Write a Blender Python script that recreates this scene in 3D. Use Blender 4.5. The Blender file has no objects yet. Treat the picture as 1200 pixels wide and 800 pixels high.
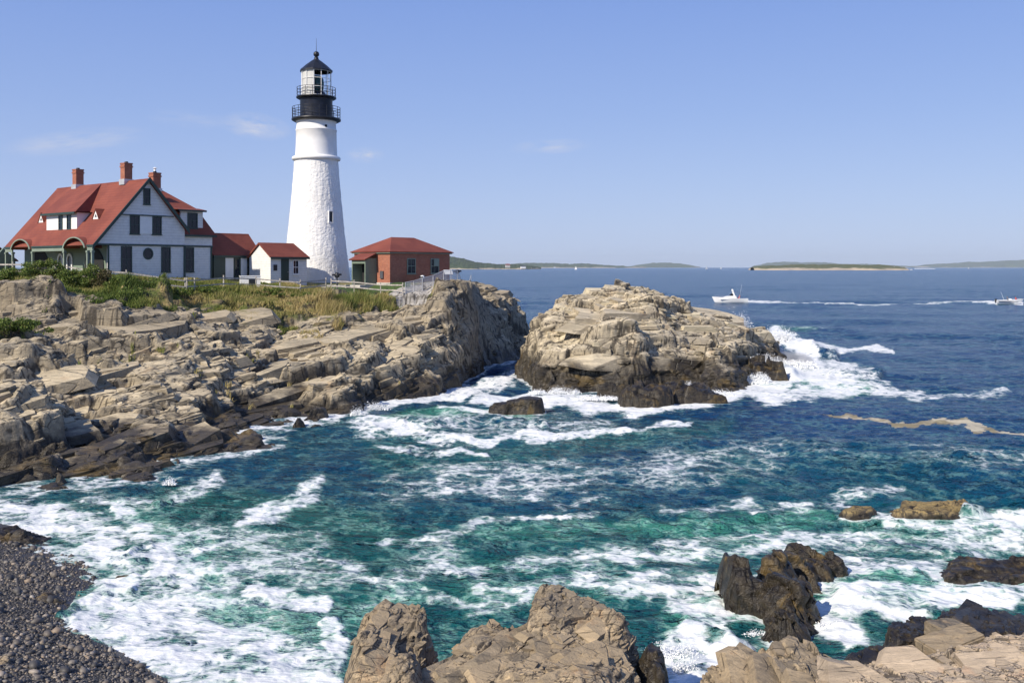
import bpy, math, random
import numpy as np
random.seed(7)
R = math.radians
C = bpy.data.collections.new("scene"); 
SC = bpy.context.scene
SC.collection.children.link(C) if False else None
C = SC.collection

# ------------------------------------------------------------------ camera
F, H = 1167.0, 10.5            # focal length in photo pixels, eye height above the sea
cam_d = bpy.data.cameras.new("camera"); cam = bpy.data.objects.new("camera", cam_d); C.objects.link(cam)
cam.location = (0, 0, H); cam.rotation_euler = (R(90), 0, 0)
cam_d.sensor_width = 36; cam_d.lens = F / 1200 * 36
cam_d.shift_y = -(400 - 313) / 1200
cam_d.clip_start = 0.1; cam_d.clip_end = 80000
SC.camera = cam

# ------------------------------------------------------------------ light
SUN_EL, SUN_AZ = R(36), R(-44)      # azimuth measured from -Y (towards the viewer) to +X
sdir = np.array([math.sin(SUN_AZ) * math.cos(SUN_EL), -math.cos(SUN_AZ) * math.cos(SUN_EL), math.sin(SUN_EL)])
sd = bpy.data.lights.new("sun", 'SUN'); sun = bpy.data.objects.new("sun", sd); C.objects.link(sun)
sd.energy = 5.0; sd.angle = R(0.53); sd.color = (1.0, 0.90, 0.76)
import mathutils
sun.rotation_euler = mathutils.Vector(sdir).to_track_quat('Z', 'Y').to_euler()
world = bpy.data.worlds.new("World"); SC.world = world; world.use_nodes = True
wn, wl = world.node_tree.nodes, world.node_tree.links
wn.clear()
sky = wn.new('ShaderNodeTexSky'); sky.sky_type = 'NISHITA'; sky.sun_disc = False
sky.sun_elevation = SUN_EL; sky.sun_rotation = math.atan2(sdir[0], sdir[1]) % (2 * math.pi)
sky.air_density = 1.0; sky.dust_density = 0.4; sky.ozone_density = 3.0; sky.altitude = 0
# a few faint wisps of cirrus placed by direction in the sky
tc = wn.new('ShaderNodeTexCoord')
def wisp(prev, px, py, rx, ry, seed, k, rot=0.0):
    d = mathutils.Vector(((px - 600) / F, 1, (313 - py) / F))
    n = wn.new('ShaderNodeVectorMath'); n.operation = 'DIVIDE'
    sep = wn.new('ShaderNodeSeparateXYZ'); wl.new(tc.outputs['Generated'], sep.inputs[0])
    def m(op, a, b=None, clamp=False):
        q = wn.new('ShaderNodeMath'); q.operation = op; q.use_clamp = clamp
        for i, v in enumerate((a, b)):
            if v is None: continue
            if isinstance(v, (int, float)): q.inputs[i].default_value = v
            else: wl.new(v, q.inputs[i])
        return q.outputs[0]
    x = m('DIVIDE', sep.outputs[0], m('MAXIMUM', sep.outputs[1], 0.05)); z = m('DIVIDE', sep.outputs[2], m('MAXIMUM', sep.outputs[1], 0.05))
    dx = m('SUBTRACT', x, d.x); dz = m('SUBTRACT', z, d.z)
    c_, s_ = math.cos(rot), math.sin(rot)
    ux = m('DIVIDE', m('ADD', m('MULTIPLY', dx, c_), m('MULTIPLY', dz, s_)), rx / F)
    uz = m('DIVIDE', m('SUBTRACT', m('MULTIPLY', dz, c_), m('MULTIPLY', dx, s_)), ry / F)
    cmb = wn.new('ShaderNodeCombineXYZ'); wl.new(ux, cmb.inputs[0]); wl.new(uz, cmb.inputs[1]); cmb.inputs[2].default_value = seed
    no = wn.new('ShaderNodeTexNoise'); wl.new(cmb.outputs[0], no.inputs['Vector']); no.inputs['Scale'].default_value = 1.3; no.inputs['Detail'].default_value = 6; no.inputs['Roughness'].default_value = .62
    r2 = m('ADD', m('MULTIPLY', ux, ux), m('MULTIPLY', uz, uz))
    fall = m('SUBTRACT', 1.0, m('SQRT', r2), True)
    a = m('MULTIPLY', m('MULTIPLY', m('SUBTRACT', no.outputs[0], 0.36, True), fall, True), k, True)
    mx = wn.new('ShaderNodeMix'); mx.data_type = 'RGBA'
    wl.new(a, mx.inputs[0]); wl.new(prev, mx.inputs[6]); mx.inputs[7].default_value = (6.3, 6.4, 7.2, 1)
    return mx.outputs[2]
sepd = wn.new('ShaderNodeSeparateXYZ'); wl.new(tc.outputs['Generated'], sepd.inputs[0])
rmp = wn.new('ShaderNodeValToRGB'); wl.new(sepd.outputs[2], rmp.inputs[0]); el = rmp.color_ramp.elements
el[0].position = 0.0; el[0].color = (4.4/9, 5.5/9, 8.3/9, 1); el[1].position = .95; el[1].color = (.10, .19, .50, 1)
for ps, cl in ((.07, (3.8/9, 4.95/9, 8.1/9, 1)), (.15, (2.95/9, 4.2/9, 7.8/9, 1)), (.27, (2.05/9, 3.3/9, 7.4/9, 1)), (.5, (1.3/9, 2.3/9, 6.0/9, 1))):
    q = el.new(ps); q.color = cl
sc9 = wn.new('ShaderNodeVectorMath'); sc9.operation = 'SCALE'; sc9.inputs['Scale'].default_value = 9; wl.new(rmp.outputs[0], sc9.inputs[0])
mxs = wn.new('ShaderNodeMix'); mxs.data_type = 'RGBA'; mxs.inputs[0].default_value = .8; wl.new(sky.outputs[0], mxs.inputs[6]); wl.new(sc9.outputs[0], mxs.inputs[7])
skc = mxs.outputs[2]
for a in ((90, 166, 95, 16, 1.3, 2.8, .1), (300, 148, 45, 17, 4.1, 3.4, -.15), (428, 182, 24, 10, 7.7, 2.8, 0), (645, 172, 50, 10, 9.2, 2.0, .05), (225, 140, 60, 12, 2.2, 1.0, -.1)):
    skc = wisp(skc, *a)
bg = wn.new('ShaderNodeBackground'); bg.inputs[1].default_value = 0.096; wl.new(skc, bg.inputs[0])
wo = wn.new('ShaderNodeOutputWorld'); wl.new(bg.outputs[0], wo.inputs[0])
SC.view_settings.view_transform = 'Standard'; SC.view_settings.look = 'None'
SC.view_settings.exposure = 0.18; SC.view_settings.gamma = 1; SC.view_settings.use_curve_mapping = False
SC.cycles.use_denoising = True
SC.cycles.max_bounces = 6; SC.cycles.volume_bounces = 0; SC.cycles.transparent_max_bounces = 12
SC.cycles.caustics_reflective = False; SC.cycles.caustics_refractive = False

# ------------------------------------------------------------------ helpers
def P(px, py, Y):
    return ((px - 600) / F * Y, Y, H - (py - 313) / F * Y)
def W(px, py, z=0.0):
    Y = F * (H - z) / (py - 313)
    return ((px - 600) / F * Y, Y, z)
def tag(o, label=None, cat=None, group=None, kind=None):
    if label: o['label'] = label
    if cat: o['category'] = cat
    if group: o['group'] = group
    if kind: o['kind'] = kind
    return o
def empty(name, loc=(0, 0, 0), rz=0, label=None, cat=None, group=None):
    o = bpy.data.objects.new(name, None); C.objects.link(o); o.location = loc; o.rotation_euler = (0, 0, rz)
    o.empty_display_size = .3
    return tag(o, label, cat, group)
def np_mesh(name, V, Fq, mat, parent=None, attrs=None, smooth=False, tri=False, extra_tris=None):
    me = bpy.data.meshes.new(name); n = 3 if tri else 4
    if extra_tris is not None:
        V = np.ascontiguousarray(V, dtype=np.float32); me.vertices.add(len(V)); me.vertices.foreach_set('co', V.ravel())
        nl = len(Fq) * 4 + len(extra_tris) * 3; me.loops.add(nl); me.loops.foreach_set('vertex_index', np.r_[Fq.ravel(), extra_tris.ravel()].astype(np.int32))
        me.polygons.add(len(Fq) + len(extra_tris)); me.polygons.foreach_set('loop_start', np.r_[np.arange(len(Fq)) * 4, len(Fq) * 4 + np.arange(len(extra_tris)) * 3].astype(np.int32)); me.update(calc_edges=True)
        for k, a in (attrs or {}).items(): at = me.attributes.new(k, 'FLOAT', 'POINT'); at.data.foreach_set('value', np.ascontiguousarray(a, dtype=np.float32))
        me.shade_flat(); me.materials.append(mat); o = bpy.data.objects.new(name, me); C.objects.link(o); return o
    V = np.ascontiguousarray(V, dtype=np.float32); Fq = np.ascontiguousarray(Fq, dtype=np.int32)
    me.vertices.add(len(V)); me.vertices.foreach_set('co', V.ravel())
    me.loops.add(len(Fq) * n); me.loops.foreach_set('vertex_index', Fq.ravel())
    me.polygons.add(len(Fq)); me.polygons.foreach_set('loop_start', np.arange(0, len(Fq) * n, n, dtype=np.int32))
    me.update(calc_edges=True)
    if not smooth: me.shade_flat()
    for k, a in (attrs or {}).items():
        at = me.attributes.new(k, 'FLOAT', 'POINT'); at.data.foreach_set('value', np.ascontiguousarray(a, dtype=np.float32))
    me.materials.append(mat)
    o = bpy.data.objects.new(name, me); C.objects.link(o)
    if parent: o.parent = parent
    return o
class MB:
    """collects shapes, then links them as ONE mesh object"""
    def __init__(s): s.v = []; s.f = []; s.sm = []
    def add(s, vs, fs, smooth=False):
        o = len(s.v); s.v += [tuple(map(float, v)) for v in vs]; s.f += [tuple(i + o for i in f) for f in fs]; s.sm += [smooth] * len(fs); return s
    def box(s, a, b):
        (x0, y0, z0), (x1, y1, z1) = a, b
        return s.add([(x0, y0, z0), (x1, y0, z0), (x1, y1, z0), (x0, y1, z0), (x0, y0, z1), (x1, y0, z1), (x1, y1, z1), (x0, y1, z1)],
                     [(0, 3, 2, 1), (4, 5, 6, 7), (0, 1, 5, 4), (1, 2, 6, 5), (2, 3, 7, 6), (3, 0, 4, 7)])
    def poly(s, pts, n, t):
        """flat polygon extruded by t along n"""
        pts = [np.array(p, float) for p in pts]; n = np.array(n, float); n /= np.linalg.norm(n); k = len(pts)
        q = [p + n * t for p in pts]
        return s.add(pts + q, [tuple(range(k - 1, -1, -1)), tuple(range(k, 2 * k))] + [(i, (i + 1) % k, (i + 1) % k + k, i + k) for i in range(k)])
    def slab(s, pts, t):
        """roof slab: polygon thickened downwards along its normal"""
        p = [np.array(q, float) for q in pts]; n = np.cross(p[1] - p[0], p[2] - p[0]); n /= np.linalg.norm(n)
        if n[2] < 0: n = -n
        return s.poly(pts, -n, t)
    def tube(s, a, b, r, r2=None, n=8):
        a, b = np.array(a, float), np.array(b, float); d = b - a; d /= np.linalg.norm(d); r2 = r if r2 is None else r2
        u = np.cross(d, (0, 0, 1) if abs(d[2]) < .9 else (1, 0, 0)); u /= np.linalg.norm(u); w = np.cross(d, u)
        vs = []
        for c, rr in ((a, r), (b, r2)):
            for i in range(n): t = 2 * math.pi * i / n; vs.append(c + (u * math.cos(t) + w * math.sin(t)) * rr)
        s.add(vs, [(i, (i + 1) % n, (i + 1) % n + n, i + n) for i in range(n)], True)
        return s.add([vs[i] for i in range(n)] + [vs[i + n] for i in range(n)], [tuple(range(n - 1, -1, -1)), tuple(range(n, 2 * n))])
    def lathe(s, prof, n=48, c=(0, 0), smooth=True, a0=0, a1=2 * math.pi):
        full = abs(a1 - a0 - 2 * math.pi) < 1e-6; m = n if full else n + 1
        vs = []
        for r, z in prof:
            for i in range(m): t = a0 + (a1 - a0) * i / n; vs.append((c[0] + r * math.cos(t), c[1] + r * math.sin(t), z))
        fs = []
        for j in range(len(prof) - 1):
            for i in range(n): k = (i + 1) % m; fs.append((j * m + i, j * m + k, (j + 1) * m + k, (j + 1) * m + i))
        return s.add(vs, fs, smooth)
    def build(s, name, mat, parent=None, bevel=0):
        me = bpy.data.meshes.new(name); me.from_pydata(s.v, [], s.f); me.update()
        me.polygons.foreach_set('use_smooth', s.sm); me.materials.append(mat)
        o = bpy.data.objects.new(name, me); C.objects.link(o)
        if parent: o.parent = parent
        if bevel:
            m = o.modifiers.new('bevel', 'BEVEL'); m.width = bevel; m.segments = 2; m.limit_method = 'ANGLE'
        return o
def copy_tree(o, parent=None):
    c = o.copy(); C.objects.link(c)
    if parent: c.parent = parent
    for ch in list(o.children): copy_tree(ch, c)
    return c

# ---- numpy noise
def h3(ix, iy, iz, s=0):
    with np.errstate(over='ignore'):
        x = (ix.astype(np.int64) * 73856093) ^ (iy.astype(np.int64) * 19349663) ^ (iz.astype(np.int64) * 83492791) ^ np.int64(s * 2654435 + 12345)
        x = (x & 0xffffffff).astype(np.uint64)
        x = ((x >> np.uint64(16)) ^ x) * np.uint64(0x45d9f3b) & np.uint64(0xffffffff)
        x = ((x >> np.uint64(16)) ^ x) * np.uint64(0x45d9f3b) & np.uint64(0xffffffff)
        x = (x >> np.uint64(16)) ^ x
    return (x & np.uint64(0xffffff)).astype(np.float64) / 16777216.0
def h2(ix, iy, s=0): return h3(ix, iy, np.zeros_like(ix), s)
def vnoise(x, y, s=0):
    ix, iy = np.floor(x), np.floor(y); fx, fy = x - ix, y - iy; fx = fx * fx * (3 - 2 * fx); fy = fy * fy * (3 - 2 * fy)
    a, b, c, d = h2(ix, iy, s), h2(ix + 1, iy, s), h2(ix, iy + 1, s), h2(ix + 1, iy + 1, s)
    return (a + (b - a) * fx + (c - a) * fy + (a - b - c + d) * fx * fy) * 2 - 1
def fbm(x, y, s=0, o=4, g=.5):
    r = 0; a = 1
    for i in range(o): r = r + a * vnoise(x + i * 17.3, y - i * 9.1, s + i); x = x * 2.03; y = y * 2.03; a *= g
    return r
def worley(x, y, s=0, j=.9):
    """nearest cell: (id noise a, b, c, dx, dy, F2-F1)"""
    ix, iy = np.floor(x), np.floor(y)
    d1 = np.full(x.shape, 9e9); d2 = d1.copy(); bx = np.zeros_like(x); by = bx.copy(); bi = ix.copy(); bj = iy.copy()
    for dx in (-1, 0, 1):
        for dy in (-1, 0, 1):
            cx, cy = ix + dx, iy + dy
            qx = cx + .5 + (h2(cx, cy, s) - .5) * j; qy = cy + .5 + (h2(cx, cy, s + 71) - .5) * j
            d = np.abs(qx - x) ** 3 + np.abs(qy - y) ** 3
            m = d < d1
            d2 = np.where(m, d1, np.minimum(d2, d)); d1 = np.where(m, d, d1)
            bx = np.where(m, qx, bx); by = np.where(m, qy, by); bi = np.where(m, cx, bi); bj = np.where(m, cy, bj)
    return h2(bi, bj, s + 5) * 2 - 1, h2(bi, bj, s + 6) * 2 - 1, h2(bi, bj, s + 7) * 2 - 1, x - bx, y - by, np.cbrt(d2) - np.cbrt(d1)
def worley3(p, s=0, j=.8, edge=False):
    """blocky cells: a metric between round and square gives flat joints"""
    p = p.astype(np.float64); ip = np.floor(p); n = len(p); d1 = np.full(n, 9e9); d2 = np.full(n, 9e9); bid = np.zeros((n, 3)); bc = np.zeros((n, 3))
    for dx in (-1, 0, 1):
        for dy in (-1, 0, 1):
            for dz in (-1, 0, 1):
                c = ip + np.array([dx, dy, dz])
                q = c + .5 + (np.stack([h3(c[:, 0], c[:, 1], c[:, 2], s + k) for k in range(3)], 1) - .5) * j
                e = np.abs(q - p); d = (e * e * e).sum(1); m = d < d1
                if edge: d2 = np.where(m, d1, np.minimum(d2, d))
                d1 = np.where(m, d, d1); bid[m] = c[m]; bc[m] = q[m]
    r = np.stack([h3(bid[:, 0], bid[:, 1], bid[:, 2], s + 20 + k) for k in range(4)], 1) * 2 - 1
    if edge: return r, p - bc, np.cbrt(d2) - np.cbrt(d1)
    return r, p - bc
def sstep(a, b, x):
    t = np.clip((x - a) / (b - a), 0, 1); return t * t * (3 - 2 * t)

# ---- thin plate surface through control points
def tps_fit(pts, lam=0.02, cq=1.0):
    p = np.array(pts, float); xy = p[:, :2]; n = len(p)
    d = np.linalg.norm(xy[:, None] - xy[None], axis=2)
    K = np.sqrt(d * d + cq * cq)
    A = np.zeros((n + 3, n + 3)); A[:n, :n] = K - lam * np.eye(n); A[:n, n] = 1; A[:n, n + 1:] = xy; A[n, :n] = 1; A[n + 1:, :n] = xy.T
    w = np.linalg.solve(A, np.r_[p[:, 2], 0, 0, 0])
    def ev(X, Y):
        r = w[n] + w[n + 1] * X + w[n + 2] * Y
        for i in range(n):
            d = np.sqrt((X - xy[i, 0]) ** 2 + (Y - xy[i, 1]) ** 2 + 1e-9); r = r + w[i] * np.sqrt(d * d + cq * cq)
        return r
    return ev
FIELDS = []        # (x0, y0, step, Z grid) of everything that rises from the sea
def rock_field(name, ctrl, x0, x1, y0, y1, step, mat, strike=50, scale=1.0, amp=1.0, seed=0, cut=-1.3, soft=None, terr=(.9, .5), d3=.22, lam=.02, dip=.16, attrs=None, extra=None, blocks=1.0, bnorm=None, bsize=1.0, tops=.55, blur=1, plunge=.05, gap=1.0, zcap=None):
    nx, ny = int((x1 - x0) / step) + 1, int((y1 - y0) / step) + 1
    X, Y = np.meshgrid(x0 + np.arange(nx) * step, y0 + np.arange(ny) * step)
    # coarse evaluation then bilinear upsample keeps this quick
    k = 4; cx = x0 + np.arange(0, nx + k, k) * step; cy = y0 + np.arange(0, ny + k, k) * step
    GX, GY = np.meshgrid(cx, cy); G = tps_fit(ctrl, lam, 1.3 * scale)(GX, GY)
    u = (X - x0) / (step * k); v = (Y - y0) / (step * k); iu = u.astype(int); iv = v.astype(int); fu = u - iu; fv = v - iv
    B = G[iv, iu] * (1 - fu) * (1 - fv) + G[iv, np.minimum(iu + 1, len(cx) - 1)] * fu * (1 - fv) + G[np.minimum(iv + 1, len(cy) - 1), iu] * (1 - fu) * fv + G[np.minimum(iv + 1, len(cy) - 1), np.minimum(iu + 1, len(cx) - 1)] * fu * fv
    if zcap is not None: B = np.where(B > zcap - .15 * scale, zcap - .15 * scale + (B - zcap + .15 * scale) * .12, B)
    m = np.ones_like(X) if soft is None else soft(X, Y, B)
    th = R(strike); c_, s_ = math.cos(th), math.sin(th)
    wx = X + .10 * scale * fbm(X / (4 * scale), Y / (4 * scale), seed + 40, 2); wy = Y + .10 * scale * fbm(X / (4 * scale) + 31, Y / (4 * scale), seed + 50, 2)
    s = wx * c_ + wy * s_; t = -wx * s_ + wy * c_
    D = np.zeros_like(X); CRK = np.zeros_like(X)
    for i, (a, b, off, tilt, cr) in enumerate(((9.5, 3.8, .75, .12, .25), (4.4, 1.5, .32, .18, .15))):
        a *= scale; b *= scale
        if b < step * 1.6: continue
        r1, r2, r3, dx, dy, e = worley(s / a + seed * 1.7, t / b, seed + i * 11)
        rough = (.75 + .35 * fbm(X / (9 * scale), Y / (9 * scale), seed + 90 + i, 2))
        CRK = np.maximum(CRK, (.9, 1)[i] * np.exp(-(e / .05) ** 2) * (r2 > -.3) * m)
        D += scale * rough * (off * r1 + tilt * (r2 * dx * a + r3 * dy * b) / scale - cr * np.exp(-(e / .09) ** 2) * (r2 > -.3))
    # dipping beds: steps cut along the bedding planes
    st, wgt = terr
    wav = .25 * scale * fbm(X / (5 * scale), Y / (5 * scale), seed + 3, 2)
    bed = dip * (-X * s_ + Y * c_) + plunge * s - wav
    q = (B + D * amp) - bed
    for stp, wg in ((st * scale, wgt), (st * .37 * scale, wgt * .55)):
        fr = q / stp; fl = np.floor(fr); tt = sstep(.74, 1.0, fr - fl)
        dq = (fl + tt) * stp - q; q = q + dq * wg * m
    Z = B + (D * amp) * m + (q + bed - (B + D * amp))
    if extra is not None: Z = extra(X, Y, Z)
    FIELDS.append((x0, y0, step, Z))
    Bs = B.copy()
    for _ in range(3):
        for ax in (0, 1):
            r_ = 3; cs = np.cumsum(np.pad(Bs, [(r_ + 1, r_) if k_ == ax else (0, 0) for k_ in (0, 1)], 'edge'), axis=ax)
            Bs = (np.take(cs, range(2 * r_ + 1, cs.shape[ax]), ax) - np.take(cs, range(0, cs.shape[ax] - 2 * r_ - 1), ax)) / (2 * r_ + 1)
    gy, gx = np.gradient(Bs, step)
    N = np.stack([-gx, -gy, np.ones_like(Z)], -1); N /= np.linalg.norm(N, axis=-1, keepdims=True); N = N.reshape(-1, 3)
    V = np.stack([X, Y, Z], -1).reshape(-1, 3); mr = m.ravel(); CRK = CRK.ravel()
    brk = (.55 + .6 * sstep(-.4, .4, fbm(X / (6 * scale), Y / (6 * scale), seed + 77, 3))).ravel()
    sel = np.where((V[:, 2] > cut - .3) & (mr > .08))[0]
    if len(sel) and d3 > 0:
        P0 = V[sel].copy(); bedv = bed.ravel()[sel]; uu = (P0[:, 0] * c_ + P0[:, 1] * s_); vv_ = -P0[:, 0] * s_ + P0[:, 1] * c_; ww = P0[:, 2] - bedv; tot = np.zeros(len(sel))
        wb = .12 * scale * fbm(uu / (1.5 * scale), ww / (1.5 * scale), seed + 15, 2); uu = uu + wb; vv_ = vv_ - wb
        for (a, b, c3, off, tl) in ((5.6, 2.6, 1.5, .38, .14), (2.4, 1.1, .60, .17, .16), (1.0, .45, .26, .055, .16), (.40, .22, .12, .020, .18)):
            a *= scale; b *= scale; c3 *= scale
            if b < step * 1.5: continue
            hsh, dl, ed = worley3(np.stack([uu / a + seed, vv_ / b, ww / c3], 1), seed + 200 + int(a * 10), edge=True)
            ck = np.exp(-(ed / .06) ** 2) * (hsh[:, 3] > -.2)
            tot += (off * scale * hsh[:, 0] + tl * (hsh[:, 1] * dl[:, 0] * a * .6 + hsh[:, 2] * dl[:, 1] * b) - ck * off * scale * .8) * brk[sel] * (d3 / .3)
            CRK[sel] = np.maximum(CRK[sel], ck * .9)
        V[sel] += N[sel] * (tot * mr[sel])[:, None]
    G3 = V.reshape(ny, nx, 3)
    for _ in range(blur):
        A = G3.copy(); A[1:-1] = (G3[:-2] + 2 * G3[1:-1] + G3[2:]) / 4; G3 = A.copy(); A[:, 1:-1] = (G3[:, :-2] + 2 * G3[:, 1:-1] + G3[:, 2:]) / 4; G3 = A
    V = G3.reshape(-1, 3)
    VZ = V[:, 2].reshape(ny, nx); gy, gx = np.gradient(VZ, step); N = (np.stack([-gx, -gy, np.ones_like(Z)], -1) / np.sqrt(gx * gx + gy * gy + 1)[..., None]).reshape(-1, 3)
    idx = np.arange(nx * ny).reshape(ny, nx)
    q4 = np.stack([idx[:-1, :-1], idx[:-1, 1:], idx[1:, 1:], idx[1:, :-1]], -1).reshape(-1, 4)
    keep = (Z.ravel()[q4] > cut).any(1); q4 = q4[keep]
    used = np.unique(q4); remap = np.full(nx * ny, -1); remap[used] = np.arange(len(used))
    at = {'slope': 1 - N[used, 2], 'crack': CRK[used]}
    if attrs:
        for kk, fn in attrs.items(): at[kk] = fn(X, Y, Z).ravel()[used]
    at['rnd'] = np.full(len(used), .45)
    if blocks <= 0: return np_mesh(name, V[used], remap[q4], mat, attrs=at)
    # jointed blocks and slabs breaking out of the surface, all cut along the same bedding and joints
    g = np.random.default_rng(seed + 500); gate = ((V[:, 2] > cut + .2) & (mr > .45))
    if attrs:
        for kk in ('veg', 'path', 'lawn'):
            if kk in attrs: gate &= attrs[kk](X, Y, Z).ravel() < .5
    cand = np.where(gate)[0]; w_ = 1 / np.clip(N[cand, 2], .25, 1); w_ /= w_.sum(); area = len(cand) * step * step
    n3 = np.array(bnorm, float) if bnorm is not None else np.array((dip * s_ - plunge * c_, -dip * c_ - plunge * s_, 1.0)); n3 /= np.linalg.norm(n3)
    e1 = np.array((c_, s_, 0.0)); e1 -= n3 * (e1 @ n3); e1 /= np.linalg.norm(e1); e2 = np.cross(n3, e1)
    BV, BT, BR, BI = [], [], [], []; off_ = len(used)
    zone = fbm(X / (7 * scale), Y / (7 * scale), seed + 808, 3).ravel()
    for (A_, B_, C_, dens) in ((8.5, 3.0, .75, .045), (5.2, 1.9, .55, .09), (2.8, 1.0, .32, .24), (1.35, .52, .18, .85), (.6, .26, .10, 1.9)):
        A_ *= scale * bsize; B_ *= scale * bsize; C_ *= scale * bsize
        if B_ < step * 1.2: continue
        n = int(area * dens / (scale * bsize) ** 2 * blocks); i0 = g.choice(cand, n, p=w_); i0 = i0[g.uniform(0, 1, n) < (.6 + .4 * sstep(-.5, .25, zone[i0]))]; n = len(i0)
        S = np.stack([A_ * np.clip(g.lognormal(0, .35, n), .4, 1.6), B_ * np.clip(g.lognormal(0, .3, n), .4, 1.6), C_ * np.clip(g.lognormal(0, .35, n), .35, 1.3)], 1) / 2
        base = np.array([(-1, -1), (0, -1), (1, -1), (1, 0), (1, 1), (0, 1), (-1, 1), (-1, 0)], float)
        poly = base[None] + g.normal(0, .13, (n, 8, 2)); cc_ = g.uniform(0, .5, (n, 4)) ** 1.5
        for q_, ci in enumerate((0, 2, 4, 6)): poly[:, ci] *= (1 - cc_[:, q_])[:, None]
        sh = g.normal(0, .10, (n, 1, 2)); top = poly * g.uniform(.82, .98, (n, 1, 1)) + sh; tl = g.normal(0, .22, (n, 2))
        tz_ = 1 + (top * tl[:, None]).sum(-1) + g.normal(0, .05, (n, 8))
        loc = np.concatenate([np.concatenate([poly * 1.04, -np.ones((n, 8, 1)) * 1.6], -1), np.concatenate([top, tz_[..., None]], -1), np.concatenate([top.mean(1, keepdims=True), np.ones((n, 1, 1)) * 1.06], -1)], 1) * S[:, None]
        az = g.normal(0, .13, n) + (g.uniform(0, 1, n) < .12) * g.normal(0, .6, n); t1, t2 = g.normal(0, .07, n), g.normal(0, .07, n)
        lx = loc[..., 0] * np.cos(az)[:, None] - loc[..., 1] * np.sin(az)[:, None]; ly = loc[..., 0] * np.sin(az)[:, None] + loc[..., 1] * np.cos(az)[:, None]; lz = loc[..., 2] + lx * t1[:, None] + ly * t2[:, None]
        ctr = V[i0] + n3 * (S[:, 2] * (g.uniform(-1, 1, n) * .9 - 1 + tops))[:, None] - np.array((0, 0, 1)) * (S[:, 0] * .12)[:, None]
        Wd = ctr[:, None] + lx[..., None] * e1 + ly[..., None] * e2 + lz[..., None] * n3
        uu_ = np.clip((Wd[:, 8:16, 0] - x0) / step, 0, nx - 1).astype(int); vv2 = np.clip((Wd[:, 8:16, 1] - y0) / step, 0, ny - 1).astype(int)
        gp_ = (Wd[:, 8:16, 2] - VZ[vv2, uu_]).max(1); kp = gp_ < gap * (.12 * scale + 1.0 * C_); Wd = Wd[kp]; i0 = i0[kp]; n = len(Wd)
        k_ = np.arange(8); kn = (k_ + 1) % 8; t_ = np.concatenate([np.stack([k_, kn, kn + 8], 1), np.stack([k_, kn + 8, k_ + 8], 1), np.stack([k_ + 8, kn + 8, np.full(8, 16)], 1)])
        BT.append((t_[None] + (off_ + np.arange(n) * 17)[:, None, None]).reshape(-1, 3)); BV.append(Wd.reshape(-1, 3)); BR.append(np.repeat(g.uniform(0, 1, n), 17)); BI.append(np.repeat(i0, 17)); off_ += n * 17
    BV = np.concatenate(BV); BR = np.concatenate(BR); BI = np.concatenate(BI); at['rnd'] = np.r_[at['rnd'], BR]; at['crack'] = np.r_[at['crack'], BR * 0]; at['slope'] = np.r_[at['slope'], BR * 0]
    if attrs:
        for kk, fn in attrs.items(): at[kk] = np.r_[at[kk], fn(X, Y, Z).ravel()[BI]]
    return np_mesh(name, np.r_[V[used], BV], remap[q4], mat, attrs=at, extra_tris=np.concatenate(BT))
def hsample(X, Y, only=None):
    X = np.asarray(X, float); Y = np.asarray(Y, float); out = np.full(X.shape, -9.0)
    for k, (x0, y0, st, Z) in enumerate(FIELDS):
        if only is not None and k not in only: continue
        u = (X - x0) / st; v = (Y - y0) / st; ok = (u >= 0) & (v >= 0) & (u < Z.shape[1] - 1.001) & (v < Z.shape[0] - 1.001)
        uu, vv = u[ok], v[ok]; i, j = uu.astype(int), vv.astype(int); fu, fv = uu - i, vv - j
        z = Z[j, i] * (1 - fu) * (1 - fv) + Z[j, i + 1] * fu * (1 - fv) + Z[j + 1, i] * (1 - fu) * fv + Z[j + 1, i + 1] * fu * fv
        out[ok] = np.maximum(out[ok], z)
    return out

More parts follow.
